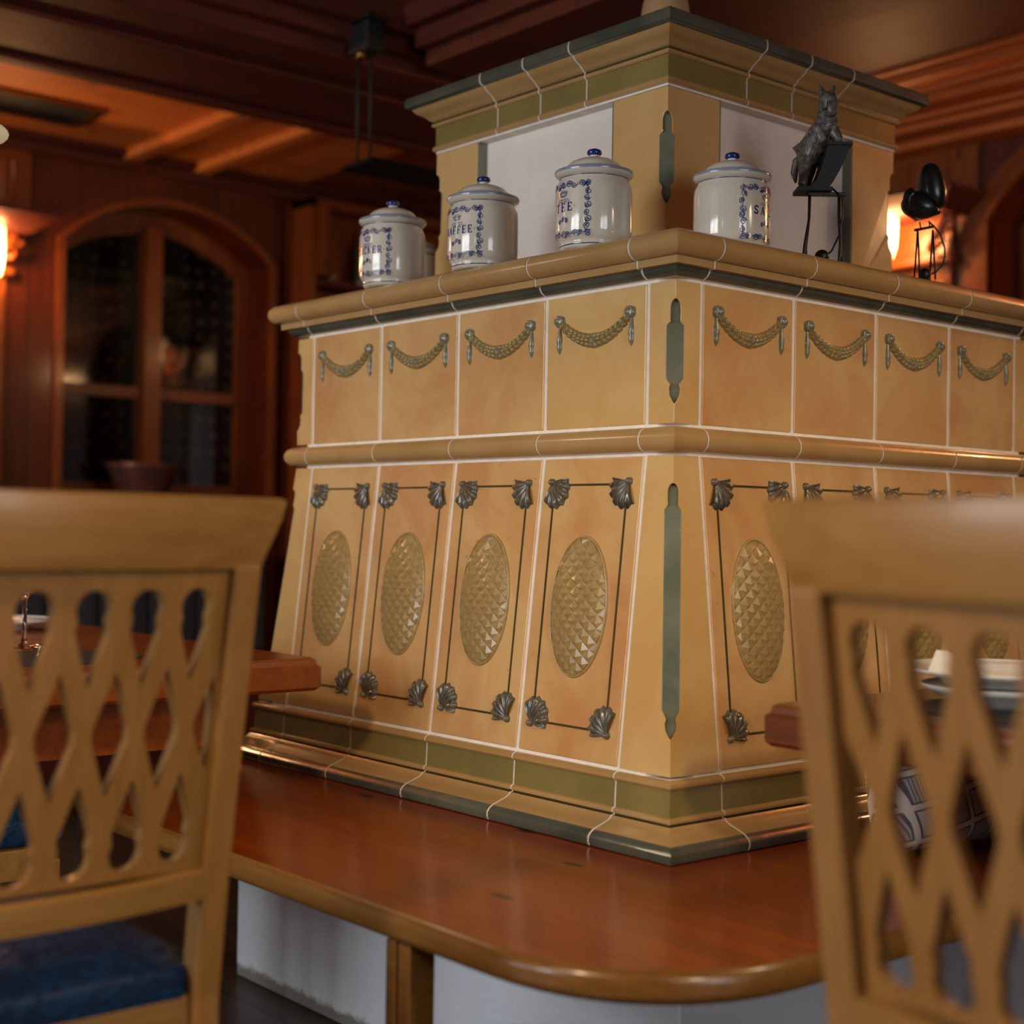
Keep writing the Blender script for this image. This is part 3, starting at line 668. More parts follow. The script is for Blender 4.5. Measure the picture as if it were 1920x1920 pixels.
# plain backs of the far sides
for z0, z1, e0, e1_ in ((ZU0 + G, ZU1 - G, 0, 0), (ZB + G, ZL1 - G, FL, 0)):
    mb = MB()
    for k in range(4):
        a0, a1 = xc[k] + G, xc[k + 1] - G
        mb.hexa([(a0, LY - .012 + e0, z0), (a1, LY - .012 + e0, z0), (a1, LY + e0, z0), (a0, LY + e0, z0), (a0, LY - .012 + e1_, z1), (a1, LY - .012 + e1_, z1), (a1, LY + e1_, z1), (a0, LY + e1_, z1)])
        a0, a1 = yc[k] + G, yc[k + 1] - G
        mb.hexa([(LX - .012 + e0, a0, z0), (LX + e0, a0, z0), (LX + e0, a1, z0), (LX - .012 + e0, a1, z0), (LX - .012 + e1_, a0, z1), (LX + e1_, a0, z1), (LX + e1_, a1, z1), (LX - .012 + e1_, a1, z1)])
    obj('rear_tiling', mb, 'tile_yellow', ST)

# corner tiles with a chamfered green finial ornament
def bool_cut(o, cutter):
    md = o.modifiers.new('b', 'BOOLEAN'); md.operation = 'DIFFERENCE'; md.solver = 'EXACT'; md.object = cutter
    # keep the boolean before the bevel
    dg = bpy.context.evaluated_depsgraph_get(); dg.update(); me = bpy.data.meshes.new_from_object(o.evaluated_get(dg))
    o.modifiers.clear(); old = o.data; o.data = me; bpy.data.objects.remove(cutter)
def finial(z0, z1, hw, tip, neck, narrow):
    """outline (w, z) of the ornament: slim tips, wide middle"""
    H = z1 - z0; R = []
    nt_ = narrow
    R += [(0, z1)]
    R += [(nt_ * math.sin(PI / 2 * i / 5), z1 - tip * .45 * (1 - math.cos(PI / 2 * i / 5)) ) for i in range(1, 6)]
    R += [(nt_, z1 - tip), (nt_ * .9, z1 - tip - .002), (nt_ * 1.05, z1 - tip - neck * .5), (hw, z1 - tip - neck)]
    R += [(hw, z0 + tip + neck), (nt_ * 1.15, z0 + tip + neck - .006), (nt_ * .85, z0 + tip), (nt_ * 1.1, z0 + tip * .75), (nt_ * .9, z0 + tip * .4), (nt_ * .35, z0 + tip * .12), (0, z0)]
    return R + [(-x, z) for x, z in R[-2:0:-1]]
def corner_piece(cx, cy, sx_, sy_, legx, legy, zlo, zhi, e_lo, out, hw, nm='corner_tile', legx_lo=None, legy_lo=None, th=.03, mt='tile_yellow'):
    """L piece at (cx,cy); material goes inwards (sx_, sy_)"""
    def ring(z, e_, lx, ly, t_):
        px, py = cx - sx_ * e_, cy - sy_ * e_
        return [(px, py, z), (px + sx_ * (lx + e_ - G), py, z), (px + sx_ * (lx + e_ - G), py + sy_ * t_, z), (px + sx_ * t_, py + sy_ * t_, z), (px + sx_ * t_, py + sy_ * (ly + e_ - G), z), (px, py + sy_ * (ly + e_ - G), z)]
    mb = MB(); mb.add(ring(zlo + G, e_lo, legx, legy, th) + ring(zhi - G, 0, legx, legy, th), [(5, 4, 3, 2, 1, 0), (6, 7, 8, 9, 10, 11)] + [(i, (i + 1) % 6, 6 + (i + 1) % 6, 6 + i) for i in range(6)])
    o = obj(nm, mb, mt, ST)
    D = Vector((-sx_, -sy_, 0)).normalized(); T_ = Vector((D.y, -D.x, 0))
    base = lambda z: Vector((cx, cy, 0)) + D * (1.41421 * e_lo * (zhi - z) / (zhi - zlo)) 
    fn = lambda w_, z, d: tuple(base(z) + T_ * w_ + D * (d - hw * 1.0) + Vector((0, 0, z)))
    cut = MB().extrude(out, fn, 0, .06); cu = obj('cutter', cut, 'green', ST); bool_cut(o, cu)
    for p in o.data.polygons: p.use_smooth = False
    bv = o.modifiers.new('bevel', 'BEVEL'); bv.width = .0012; bv.segments = 2; bv.limit_method = 'ANGLE'; bv.angle_limit = math.radians(50)
    c_ = (0, (out[0][1] + min(z for _, z in out)) / 2)
    pl = [(w_ * .97, c_[1] + (z - c_[1]) * .998) for w_, z in out]
    obj('corner_ornament', MB().extrude(pl, fn, -.004, .0012), 'green_light', o, bevel=.0008, seg=2)
    return o
for (cx, cy, sx_, sy_) in ((0, 0, 1, 1), (0, LY, 1, -1), (LX, 0, -1, 1), (LX, LY, -1, -1)):
    corner_piece(cx, cy, sx_, sy_, .059, .059, ZU0, ZU1, 0, finial(1.174, 1.336, .0140, .031, .009, .0078), .0140)
    corner_piece(cx, cy, sx_, sy_, .059, .059, ZB, ZL1, FL, finial(.668, 1.052, .0135, .029, .012, .0080), .0135)

# moldings
def molding(name, x0, x1, y0, y1, prof, xcuts, ycuts, mats, mids, gap=.0022, core_in=.0016, closed_back=.03):
    """prof: list of (offset outward, z); mids: material per segment; cuts: joints on each side"""
    P = prof
    def sec(o_, z): return (o_, z)
    inner = -closed_back
    loop = P + [(inner, P[-1][1]), (inner, P[0][1])]
    mi_ = list(mids) + [0, 0, 0]
    tiles = MB()
    def straight(side, a, b_, mb, lp, mm):
        def pt(s, o_, z):
            return {'L': (x0 - o_, s, z), 'R': (x1 + o_, s, z), 'F': (s, y0 - o_, z), 'B': (s, y1 + o_, z)}[side]
        n = len(lp); vs = [pt(a, *q) for q in lp] + [pt(b_, *q) for q in lp]
        for i in range(n): mb.add([vs[i], vs[(i + 1) % n], vs[n + (i + 1) % n], vs[n + i]], [(0, 1, 2, 3)], mm[i], smooth_[i] if i < len(smooth_) else False)
        mb.add(vs[:n], [tuple(range(n))], 0); mb.add(vs[n:], [tuple(range(n))], 0)
    def corner(cx, cy, sx_, sy_, ax, ay, mb, lp, mm):
        n = len(lp)
        A = [(ax, cy - sy_ * o_, z) for o_, z in lp]; B = [(cx - sx_ * o_, cy - sy_ * o_, z) for o_, z in lp]; C_ = [(cx - sx_ * o_, ay, z) for o_, z in lp]
        for i in range(n):
            j = (i + 1) % n; s_ = smooth_[i] if i < len(smooth_) else False
            mb.add([A[i], A[j], B[j], B[i]], [(0, 1, 2, 3)], mm[i], s_); mb.add([B[i], B[j], C_[j], C_[i]], [(0, 1, 2, 3)], mm[i], s_)
        mb.add(A, [tuple(range(n))], 0); mb.add(C_, [tuple(range(n))], 0)
    smooth_ = [False] * len(mids)
    for side, cuts in (('L', ycuts), ('R', ycuts), ('F', xcuts), ('B', xcuts)):
        for i in range(len(cuts) - 1): straight(side, cuts[i] + gap, cuts[i + 1] - gap, tiles, loop, mi_)
    for (cx, cy, sx_, sy_, ax, ay) in ((x0, y0, 1, 1, xcuts[0] - gap, ycuts[0] - gap), (x1, y0, -1, 1, xcuts[-1] + gap, ycuts[0] - gap), (x0, y1, 1, -1, xcuts[0] - gap, ycuts[-1] + gap), (x1, y1, -1, -1, xcuts[-1] + gap, ycuts[-1] + gap)):
        corner(cx, cy, sx_, sy_, ax, ay, tiles, loop, mi_)
    o = obj(name, tiles, mats, ST)
    bm = bmesh.new(); bm.from_mesh(o.data); bmesh.ops.remove_doubles(bm, verts=bm.verts, dist=1e-6); bmesh.ops.recalc_face_normals(bm, faces=bm.faces); bm.to_mesh(o.data); bm.free()
    o.data.polygons.foreach_set('use_smooth', [True] * len(o.data.polygons)); o.data.set_sharp_from_angle(angle=math.radians(28))
    g = MB(); gl = [(q[0] - core_in, q[1]) for q in P]; gl[0] = (gl[0][0], gl[0][1] - .0005); gl[-1] = (gl[-1][0], gl[-1][1] + .0005)
    gl = gl + [(inner + .001, P[-1][1]), (inner + .001, P[0][1])]; n = len(gl)
    rg = [[(cx - sx_ * o_, cy - sy_ * o_, z) for o_, z in gl] for cx, cy, sx_, sy_ in ((x0, y0, 1, 1), (x1, y0, -1, 1), (x1, y1, -1, -1), (x0, y1, 1, -1))]
    g.add([p for r_ in rg for p in r_], [(k * n + i, k * n + (i + 1) % n, ((k + 1) % 4) * n + (i + 1) % n, ((k + 1) % 4) * n + i) for k in range(4) for i in range(n)])
    obj('joint_grout', g, 'grout', ST)
    return o
def arcp(co_, cz, r, a0, a1, n): return [(co_ + r * math.cos(math.radians(a0 + (a1 - a0) * i / n)), cz + r * math.sin(math.radians(a0 + (a1 - a0) * i / n))) for i in range(n + 1)]
# waist bead
molding('waist_bead', 0, LX, 0, LY, arcp(0, 1.120, .0195, -90, 90, 12), xc, yc, ['tile_mould'], [0] * 12)
# ledge: green ovolo, fillet, big bead
prof = [(.002, 1.3705), (.006, 1.3715), (.012, 1.3755), (.0155, 1.3805), (.0165, 1.3845), (.0265, 1.3850), (.0270, 1.3965), (.0275, 1.3970)]
mids = [1, 1, 1, 1, 0, 0, 1]
bead = arcp(.0280, 1.4165, .0195, -85, 90, 12); prof2 = prof + bead[0:]; mids2 = mids + [1] + [0] * 12
molding('shelf_ledge', 0, LX, 0, LY, prof2, xc, yc, ['tile_mould', 'green'], mids2, closed_back=.03)
obj('shelf_top', MB().box(-.027, LX + .027, -.027, LY + .027, 1.40, 1.436), 'tile_mould', ST)
# base molding
base = [(.110, .5025), (.1125, .508), (.1125, .515), (.108, .521), (.101, .5255), (.094, .5280), (.088, .5300), (.082, .5320), (.074, .5345), (.067, .5385), (.0635, .5425), (.059, .543), (.058, .546), (.0625, .5465), (.063, .550), (.0615, .553), (.057, .5545), (.0555, .594), (.0585, .5955), (.0615, .599), (.0610, .603), (.057, .6065), (.051, .6085)]
bm_ = [2, 2, 2, 2, 0, 0, 0, 0, 0, 0, 3, 3, 0, 0, 0, 0, 1, 0, 0, 0, 0, 0]
molding('base_molding', 0, LX, 0, LY, base, xc, yc, ['tile_mould', 'olive', 'green', 'groove'], bm_, closed_back=-.02)

# upper chimney stack
a0x, a0y, SL = .192, .208, .657
a1x, a1y = a0x + SL, a0y + SL
obj('plaster_stack', MB().box(a0x + .022, a1x - .022, a0y + .022, a1y - .022, 1.436, 1.75), 'plaster', ST, bevel=.004)
for (cx, cy, sx_, sy_) in ((a0x, a0y, 1, 1), (a0x, a1y, 1, -1), (a1x, a0y, -1, 1), (a1x, a1y, -1, -1)):
    o = corner_piece(cx, cy, sx_, sy_, .138, .138, 1.433, 1.7525, 0, finial(1.545, 1.706, .0135, .030, .010, .0078), .0135, 'corner_pilaster', th=.024)
    q = .138 - G + .0006
    obj('green_edge', MB().box(*sorted((cx + sx_ * q, cx + sx_ * (q + .003))), *sorted((cy + sy_ * .0012, cy + sy_ * .0225)), 1.437, 1.7475), 'green_light', o)
    obj('green_edge', MB().box(*sorted((cx + sx_ * .0012, cx + sx_ * .0225)), *sorted((cy + sy_ * q, cy + sy_ * (q + .003))), 1.437, 1.7475), 'green_light', o)
mb = MB()
mb.box(a0x - .001, a1x + .001, a0y - .001, a1y + .001, 1.7495, 1.7535); obj('cornice_grout', mb, 'grout', ST)
cor = [(.0, 1.7535), (.0045, 1.7545), (.0065, 1.7575), (.0065, 1.7615), (.004, 1.765), (.0015, 1.767), (.0015, 1.803), (.006, 1.8045), (.008, 1.807), (.008, 1.8105), (.006, 1.8125), (.0065, 1.8155), (.0105, 1.8175), (.0145, 1.8215), (.019, 1.8255), (.025, 1.829), (.031, 1.8325), (.0355, 1.8375), (.038, 1.8405), (.042, 1.841), (.0475, 1.8445), (.049, 1.850), (.049, 1.858), (.046, 1.864), (.041, 1.8665)]
cm = [0, 0, 0, 0, 0, 1, 0, 0, 0, 3, 3, 0, 0, 0, 0, 0, 0, 0, 2, 2, 2, 2, 2, 2]
molding('cornice', a0x, a1x, a0y, a1y, cor, [a0x + .205, a0x + .333, a0x + .46], [a0y + .205, a0y + .333, a0y + .46], ['tile_mould', 'olive', 'green', 'groove'], cm, closed_back=.03)
obj('cornice_top', MB().box(a0x - .035, a1x + .035, a0y - .035, a1y + .035, 1.84, 1.866), 'green', ST)

# vase on top of the cornice
vs_ = thing('vase', 'beige glazed round vase on top of the stove cornice', 'vase', (.325, .345, 1.8665))
mb = MB(); mb.lathe([(.0, 0), (.034, 0), (.043, .008), (.049, .025), (.049, .05), (.043, .09), (.03, .135), (.02, .155), (.024, .172), (.02, .172), (.016, .155), (.026, .13), (0, .12)], (.325, .345, 1.8665), 40, cap=False)
obj('body', mb, 'vase', vs_); mb = MB(); mb.lathe([(.0235, .170), (.026, .173), (.024, .177), (.020, .173)], (.325, .345, 1.8665), 40, cap=False); obj('rim', mb, 'vase', vs_)

# ------------------------------------------------------------------ pantry jars
GLY = {  # strokes in a 0..1 box: list of (points, thick)
 'T': [([(.5, 0), (.5, 1)], 1), ([(.05, 1), (.95, 1)], .5), ([(.08, 1), (.08, .78)], .5), ([(.92, 1), (.92, .78)], .5), ([(.3, 0), (.7, 0)], .5)],
 'E': [([(.22, 0), (.22, 1)], 1), ([(.05, 1), (.85, 1)], .6), ([(.22, .5), (.62, .5)], .6), ([(.05, 0), (.88, 0)], .6), ([(.84, 1), (.84, .78)], .5), ([(.87, 0), (.87, .24)], .5), ([(.62, .38), (.62, .62)], .5)],
 'K': [([(.2, 0), (.2, 1)], 1), ([(.85, 1), (.24, .45)], .55), ([(.4, .58), (.85, 0)], 1), ([(.05, 0), (.36, 0)], .5), ([(.05, 1), (.36, 1)], .5), ([(.7, 0), (1, 0)], .5), ([(.7, 1), (.98, 1)], .5)],
 'A': [([(.5, 1), (.12, 0)], .6), ([(.5, 1), (.88, 0)], 1), ([(.25, .33), (.75, .33)], .5), ([(0, 0), (.27, 0)], .5), ([(.72, 0), (1, 0)], .5)],
 'F': [([(.22, 0), (.22, 1)], 1), ([(.05, 1), (.88, 1)], .6), ([(.22, .5), (.62, .5)], .6), ([(.86, 1), (.86, .76)], .5), ([(.05, 0), (.42, 0)], .5), ([(.62, .38), (.62, .62)], .5)],
 'Z': [([(.1, 1), (.9, 1)], .6), ([(.88, 1), (.1, 0)], 1), ([(.1, 0), (.9, 0)], .6), ([(.1, 1), (.1, .76)], .5), ([(.9, 0), (.9, .24)], .5)],
 'U': [([(.18, 1), (.18, .3), (.3, .06), (.5, 0), (.7, .06), (.8, .3), (.8, 1)], .9), ([(.02, 1), (.34, 1)], .5), ([(.66, 1), (.96, 1)], .5)],
 'C': [([(.85, .8), (.68, .97), (.45, 1), (.2, .82), (.1, .5), (.2, .18), (.45, 0), (.7, .04), (.88, .22)], .9), ([(.86, 1), (.86, .72)], .5)],
 'R': [([(.2, 0), (.2, 1)], 1), ([(.05, 1), (.55, 1), (.8, .86), (.8, .64), (.55, .5), (.2, .5)], .7), ([(.5, .5), (.88, 0)], .9), ([(.05, 0), (.38, 0)], .5), ([(.76, 0), (1, 0)], .5)],
 'S': [([(.8, .8), (.6, .98), (.35, .97), (.18, .78), (.3, .58), (.65, .42), (.82, .22), (.62, .02), (.35, .02), (.15, .2)], .95), ([(.82, 1), (.82, .74)], .5), ([(.13, 0), (.13, .26)], .5)],
 'L': [([(.22, 0), (.22, 1)], 1), ([(.05, 0), (.88, 0)], .6), ([(.05, 1), (.42, 1)], .5), ([(.87, 0), (.87, .28)], .5)]}
def ribbon(mb, pts, wd, mp_, mi=0, taper=False):
    # resample
    P = []
    for a, b_ in zip(pts[:-1], pts[1:]):
        L_ = math.dist(a, b_); n = max(1, int(L_ / .0025)); P += [(a[0] + (b_[0] - a[0]) * i / n, a[1] + (b_[1] - a[1]) * i / n) for i in range(n)]
    P.append(pts[-1]); n = len(P); vs = []
    for i, p in enumerate(P):
        q0, q1 = P[max(0, i - 1)], P[min(n - 1, i + 1)]; dx, dy = q1[0] - q0[0], q1[1] - q0[1]; l = math.hypot(dx, dy) or 1; h = wd / 2 * (math.sin(PI * (i + .6) / (n + .2)) if taper else 1)
        vs += [mp_(p[0] - dy / l * h, p[1] + dx / l * h), mp_(p[0] + dy / l * h, p[1] - dx / l * h)]
    mb.add(vs, [(2 * i, 2 * i + 1, 2 * i + 3, 2 * i + 2) for i in range(n - 1)], mi)
def disc(mb, s, t, r, mp_, mi=0, n=10):
    mb.add([mp_(s, t)] + [mp_(s + r * math.cos(2 * PI * i / n), t + r * math.sin(2 * PI * i / n)) for i in range(n)], [(0, 1 + i, 1 + (i + 1) % n) for i in range(n)], mi)
JR = .0635
def jar(loc, facing, word, label, shadow_only=False):
    t = thing('pantry_jar', label, 'jar', loc, 0, 'lidded pantry jars on the stove ledge')
    c = loc
    b_ = MB(); b_.lathe([(0, .001), (.052, 0), (.055, .003), (.0555, .009), (.0545, .012), (.0585, .015), (.0625, .022), (JR, .032), (JR, .095), (.0628, .103), (.0605, .110), (.0575, .1155), (.0565, .1195), (.058, .1225), (.0545, .1225), (.053, .116), (.058, .10), (.058, .03), (0, .02)], c, 64, cap=False)
    body = obj('body', b_, 'ceramic', t)
    for pr_, nm_ in (([(.0572, .1170), (.0577, .1177), (.0572, .1184)], 'neck'), ([(.0553, .0050), (.0560, .0058), (.0557, .0066)], 'foot')):
        obj('painted_ring', MB().lathe(pr_, c, 64, cap=False), 'blue', t, label='thin blue ring at the ' + nm_)
    ld = MB(); ld.lathe([(.050, .1180), (.0555, .1185), (.0600, .1205), (.0638, .1240), (.0648, .1262)], c, 64, 0, cap=False)
    ld.lathe([(.0648, .1262), (.0655, .1285), (.0645, .1310), (.0600, .1325), (.0540, .1335)], c, 64, 1, cap=False)
    ld.lathe([(.0540, .1335), (.0480, .1350), (.0460, .1400), (.040, .1465), (.030, .1515), (.018, .1545), (.0105, .1555), (.0085, .1570), (.0082, .1600), (.0095, .1610)], c, 64, 0, cap=False)
    lid = obj('lid', ld, ['ceramic', 'blue_light'], t, label='flanged lid with a blue-grey rim')
    kb = MB(); kb.lathe([(.0090, .1600), (.0118, .1618), (.0126, .1650), (.0112, .1685), (.0065, .1708), (0, .1715)], c, 32, cap=False); obj('knob', kb, 'blue', lid, label='cobalt blue knob')
    if word:
        lab = MB(); mp_ = lambda s, t_: (c[0] + (JR + .0003) * math.cos(facing + s / JR), c[1] + (JR + .0003) * math.sin(facing + s / JR), c[2] + t_)
        mp2 = lambda s, t_: (c[0] + (JR + .0002) * math.cos(facing + s / JR), c[1] + (JR + .0002) * math.sin(facing + s / JR), c[2] + t_)
        # word with raised dots either side
        lw, lh, gp = .0105, .0128, .0045
        if len(word) > 4: lw = .0085; gp = .0030
        tot = len(word) * lw + (len(word) - 1) * gp; s = -tot / 2
        for ch in word:
            for pts, th in GLY[ch]: ribbon(lab, [(s + x * lw, .059 + y * lh) for x, y in pts], .0027 * th, mp_)
            s += lw + gp
        for q in (-tot / 2 - .004, tot / 2 + .004): disc(lab, q, .0655, .0009, mp_)
        # scroll frame
        def scroll(s0, t0, r, a0, sg, tail):
            pts = [(s0 + r * (1 - .78 * i / 20) * math.cos(a0 + sg * i * .42), t0 + r * (1 - .78 * i / 20) * math.sin(a0 + sg * i * .42)) for i in range(21)]
            ribbon(lab, pts, .0012, mp_); disc(lab, *pts[-1], .0014, mp_)
            ribbon(lab, [(s0 + r * .72 * math.cos(a0 + sg * i * .45), t0 + r * .72 * math.sin(a0 + sg * i * .45)) for i in range(8)], .0022, mp2, 1)
            ribbon(lab, [pts[0], ((pts[0][0] + tail[0]) / 2 + (tail[1] - pts[0][1]) * .2, (pts[0][1] + tail[1]) / 2 - (tail[0] - pts[0][0]) * .2), tail], .0018, mp_, 0, True)
        hwid, tb, tt = .047, .021, .1005
        per = []
        for i in range(9): per.append((-hwid + 2 * hwid * i / 8, tt, 0))
        for i in range(1, 7): per.append((hwid, tt - (tt - tb) * i / 7, 1))
        for i in range(9): per.append((hwid - 2 * hwid * i / 8, tb, 0))
        for i in range(1, 7): per.append((-hwid, tb + (tt - tb) * i / 7, 1))
        rnd = random.Random(3)
        for i, (s0, t0, _) in enumerate(per):
            nx_ = per[(i + 1) % len(per)]; r = .0054 + .0006 * (i % 2)
            scroll(s0 + (.0012 if i % 2 else -.0012), t0 + (.0008 if i % 3 else -.001), r, rnd.uniform(0, 6), 1 if i % 2 else -1, (nx_[0] * .6 + s0 * .4, nx_[1] * .6 + t0 * .4))
            disc(lab, (nx_[0] + s0) / 2, (nx_[1] + t0) / 2 + .002, .0008, mp_)
        # crown with flourish
        for k in range(-4, 5):
            a = PI / 2 - k * .20; ribbon(lab, [(.0075 * math.cos(a) * 1.2, .0825 + .0055 * math.sin(a)), (.0125 * math.cos(a) * 1.2, .0825 + .0105 * math.sin(a))], .0010, mp_)
        ribbon(lab, [(-.008, .0860), (-.004, .0845), (0, .084), (.004, .0845), (.008, .0860)], .0036, mp2, 1); ribbon(lab, [(-.0085, .0848), (-.004, .0828), (0, .0822), (.004, .0828), (.0085, .0848)], .0010, mp_)
        for sg in (-1, 1):
            ribbon(lab, [(sg * (.001 + .0045 * i / 12 * math.cos(i * .5) + .003), .0775 + .0045 * i / 12 * math.sin(i * .5)) for i in range(13)], .0009, mp_)
            ribbon(lab, [(sg * .004, .0765), (sg * .008, .0785), (sg * .012, .0775), (sg * .0135, .0745)], .0008, mp_)
        for k in range(-4, 5): disc(lab, k * .0034, .0735 - .0012 * math.cos(k), .0008, mp_)
        # small ornament below the word
        for s0, t0, sg in ((-.009, .042, 1), (0, .047, -1), (.009, .043, 1)): scroll(s0, t0, .0042, 1.2, sg, (0, .043))
        obj('painted_label', lab, ['blue', 'blue_light'], body, label='blue scroll frame, crown and the word ' + word)
    return t
ZS = 1.4362
def face_ang(px_off, loc):   # angle of label centre: direction to camera rotated by px_off degrees (positive = to the right)
    d = CAM - Vector(loc); return math.atan2(d.y, d.x) + math.radians(px_off)
J = [((.020, .208, ZS), -51, 'TEE', 'cream lidded jar with blue TEE label, on the ledge left of the stack corner'),
     ((.009, .484, ZS), -47, 'KAFFEE', 'cream lidded jar with blue KAFFEE label, between the ZUCKER and TEE jars'),
     ((.006, .757, ZS), -48, 'ZUCKER', 'cream lidded jar with blue ZUCKER label, leftmost at the front of the ledge'),
     ((.200, .066, ZS), 59, 'SALZ', 'cream lidded jar with blue SALZ label, right of the stack corner')]
for loc, off, word, lab in J:
    jar(loc, face_ang(off, loc), word, lab)
jar((.222, .975, ZS), face_ang(150, (.222, .975, ZS)), '', 'cream lidded jar half hidden behind the ZUCKER jar')

# ------------------------------------------------------------------ metal balance figures
def skin(name, joints, edges, matn, parent, sub=2, voxel=None, bumpn=None):
    me = bpy.data.meshes.new(name); me.from_pydata([j[0] for j in joints], edges, []); o = bpy.data.objects.new(name, me); COL.objects.link(o)
    md = o.modifiers.new('skin', 'SKIN'); md.use_smooth_shade = True
    sv = me.skin_vertices[0].data
    for i, j in enumerate(joints): r = j[1]; sv[i].radius = (r, r) if not isinstance(r, tuple) else r; sv[i].use_root = (i == 0)
    s_ = o.modifiers.new('sub', 'SUBSURF'); s_.levels = sub; s_.render_levels = sub
    dg = bpy.context.evaluated_depsgraph_get(); dg.update(); m2 = bpy.data.meshes.new_from_object(o.evaluated_get(dg)); bpy.data.objects.remove(o)
    m2.materials.clear(); m2.materials.append(M[matn]); o = bpy.data.objects.new(name, m2); COL.objects.link(o)
    for p in m2.polygons: p.use_smooth = True
    if parent: o.parent = parent
    return o
VR = math.atan2(RT.y, RT.x)     # figures face the viewer: local x = picture right, local -y = towards the viewer
h = thing('horse_figure', 'pewter rocking horse balance figure on a black iron stand', 'figurine', (.368, .005, ZS), VR)
K = .00088   # metres per photo pixel at the horse
iron = MB()
for sx_ in (-1, 1):
    bx_ = -.033 if sx_ < 0 else .028; tx = -.026 if sx_ < 0 else .024
    for sy_ in (-.022, .022):
        iron.tube([(bx_ + (.0 if sx_ < 0 else 0) + (sy_ * .35), sy_, 0), (bx_ * .98 + sy_ * .2, sy_ * .8, .03), (tx * 1.02 + sy_ * .08, sy_ * .45, .075), (tx, sy_ * .12, .118)], .0025, 8)
    iron.tube([(bx_ - .008, -.022, .008), (bx_, 0, .016), (bx_ + .008, .022, .008)], .0014, 6)
iron.box(-.030, .034, -.007, .007, .116, .1215)
obj('stand', iron, 'iron', h, world=False, bevel=.0006)
pd = MB(); pd.tube([(.012, -.004, .128), (.026, -.012, .11), (.028, -.012, .08), (.024, -.008, .05), (.012, -.002, .022), (-.002, 0, .010)], .0017, 8); pd.ball((-.004, 0, .012), .0125, n=20, m=14)
obj('pendulum', pd, 'iron', h, world=False)
rk = MB()   # curved board rising to the right
path = [(-.046, .0, .1245), (-.030, .004, .128), (-.020, .010, .137), (-.012, .020, .155), (-.006, .029, .175), (.0, .037, .199)]
for (p, q) in zip(path[:-1], path[1:]):
    rk.hexa([(p[0], -.020, p[2]), (p[1], -.020, p[2]), (p[1], .030, p[2]), (p[0], .030, p[2]), (q[0], -.020, q[2]), (q[1], -.020, q[2]), (q[1], .030, q[2]), (q[0], .030, q[2])])
rk.box(-.050, .008, -.024, .026, .1205, .1270); rk.box(-.002, .041, -.024, .032, .198, .2025)
obj('rocker', rk, 'black', h, world=False)
jt = [((-.010, .02, .208), .025), ((-.018, .032, .192), .023), ((-.004, .004, .225), .025), ((.000, -.004, .244), .020), ((.001, -.008, .262), .015), ((.002, -.010, .278), .0155), ((.004, -.022, .266), .0125), ((.0045, -.030, .252), .0090), ((.005, -.033, .244), .008),
      ((-.014, -.006, .222), .013), ((-.010, -.012, .210), .009), ((-.004, -.014, .2035), .0065),
      ((.012, -.006, .224), .013), ((.019, -.012, .212), .0085), ((.022, -.014, .2035), .0065),
      ((-.028, .020, .182), .016), ((-.034, .012, .160), .010), ((-.037, .004, .142), .008), ((-.040, .0, .131), .009),
      ((-.018, .036, .174), .013), ((-.024, .030, .150), .009), ((-.028, .024, .133), .008),
      ((-.009, -.008, .289), .0060), ((-.012, -.006, .304), .0020), ((.0085, -.008, .289), .0060), ((.0115, -.006, .304), .0020)]
ed = [(0, 1), (0, 2), (2, 3), (3, 4), (4, 5), (5, 6), (6, 7), (7, 8), (2, 9), (9, 10), (10, 11), (2, 12), (12, 13), (13, 14), (1, 15), (15, 16), (16, 17), (17, 18), (1, 19), (19, 20), (20, 21), (5, 22), (22, 23), (5, 24), (24, 25)]
hb = skin('horse_body', jt, ed, 'pewter', h, 2)
tl = MB(); tl.tube([(-.030, .036, .195), (-.040, .045, .185), (-.044, .046, .165), (-.042, .044, .148)], [.006, .0085, .007, .002], 10); obj('tail', tl, 'pewter', h, world=False)
mn = MB()
for i in range(9):
    q = i / 8; mn.ball((-.004 - .008 * q + (i % 2) * .002, .006 + .010 * q, .285 - .055 * q), .006, .008, .009, n=8, m=6)
obj('mane', mn, 'pewter', h, world=False)

r = thing('rooster_figure', 'black rooster balance figure on an iron stand in front of the lit wall', 'figurine', (.628, -.018, ZS), VR)
iron = MB()
for x in (-.0135, .0135):
    for y in (-.018, .018): iron.tube([(x * 1.05, y, 0), (x, y * .5, .05), (x, 0, .092)], .0017, 8)
iron.tube([(-.020, -.002, .091), (.017, .002, .099)], .0026, 8); iron.tube([(-.008, 0, .093), (-.010, 0, .106)], .0014, 6); iron.tube([(.008, 0, .097), (.007, 0, .108)], .0014, 6)
obj('stand', iron, 'iron', r, world=False)
pd = MB(); pd.tube([(.006, 0, .107), (.016, .003, .100), (.028, .004, .086), (.0365, .004, .062), (.037, .003, .045), (.031, 0, .028), (.020, 0, .016), (.006, 0, .010)], .0016, 8); pd.ball((.000, 0, .0115), .0115, n=20, m=14)
obj('pendulum', pd, 'iron', r, world=False)
jt = [((0, 0, .134), .028), ((-.014, 0, .137), .029), ((-.027, .002, .144), .027), ((-.033, .004, .154), .016), ((.009, 0, .136), .027), ((.012, -.003, .152), .030), ((.009, -.006, .170), .028), ((.006, -.008, .187), .024), ((.004, -.009, .202), .018), ((.002, -.009, .211), .006), ((.006, 0, .120), .016)]
skin('rooster_body', jt, [(0, 1), (1, 2), (2, 3), (0, 4), (4, 5), (5, 6), (6, 7), (7, 8), (8, 9), (0, 10)], 'rooster', r, 2)
ft = MB()
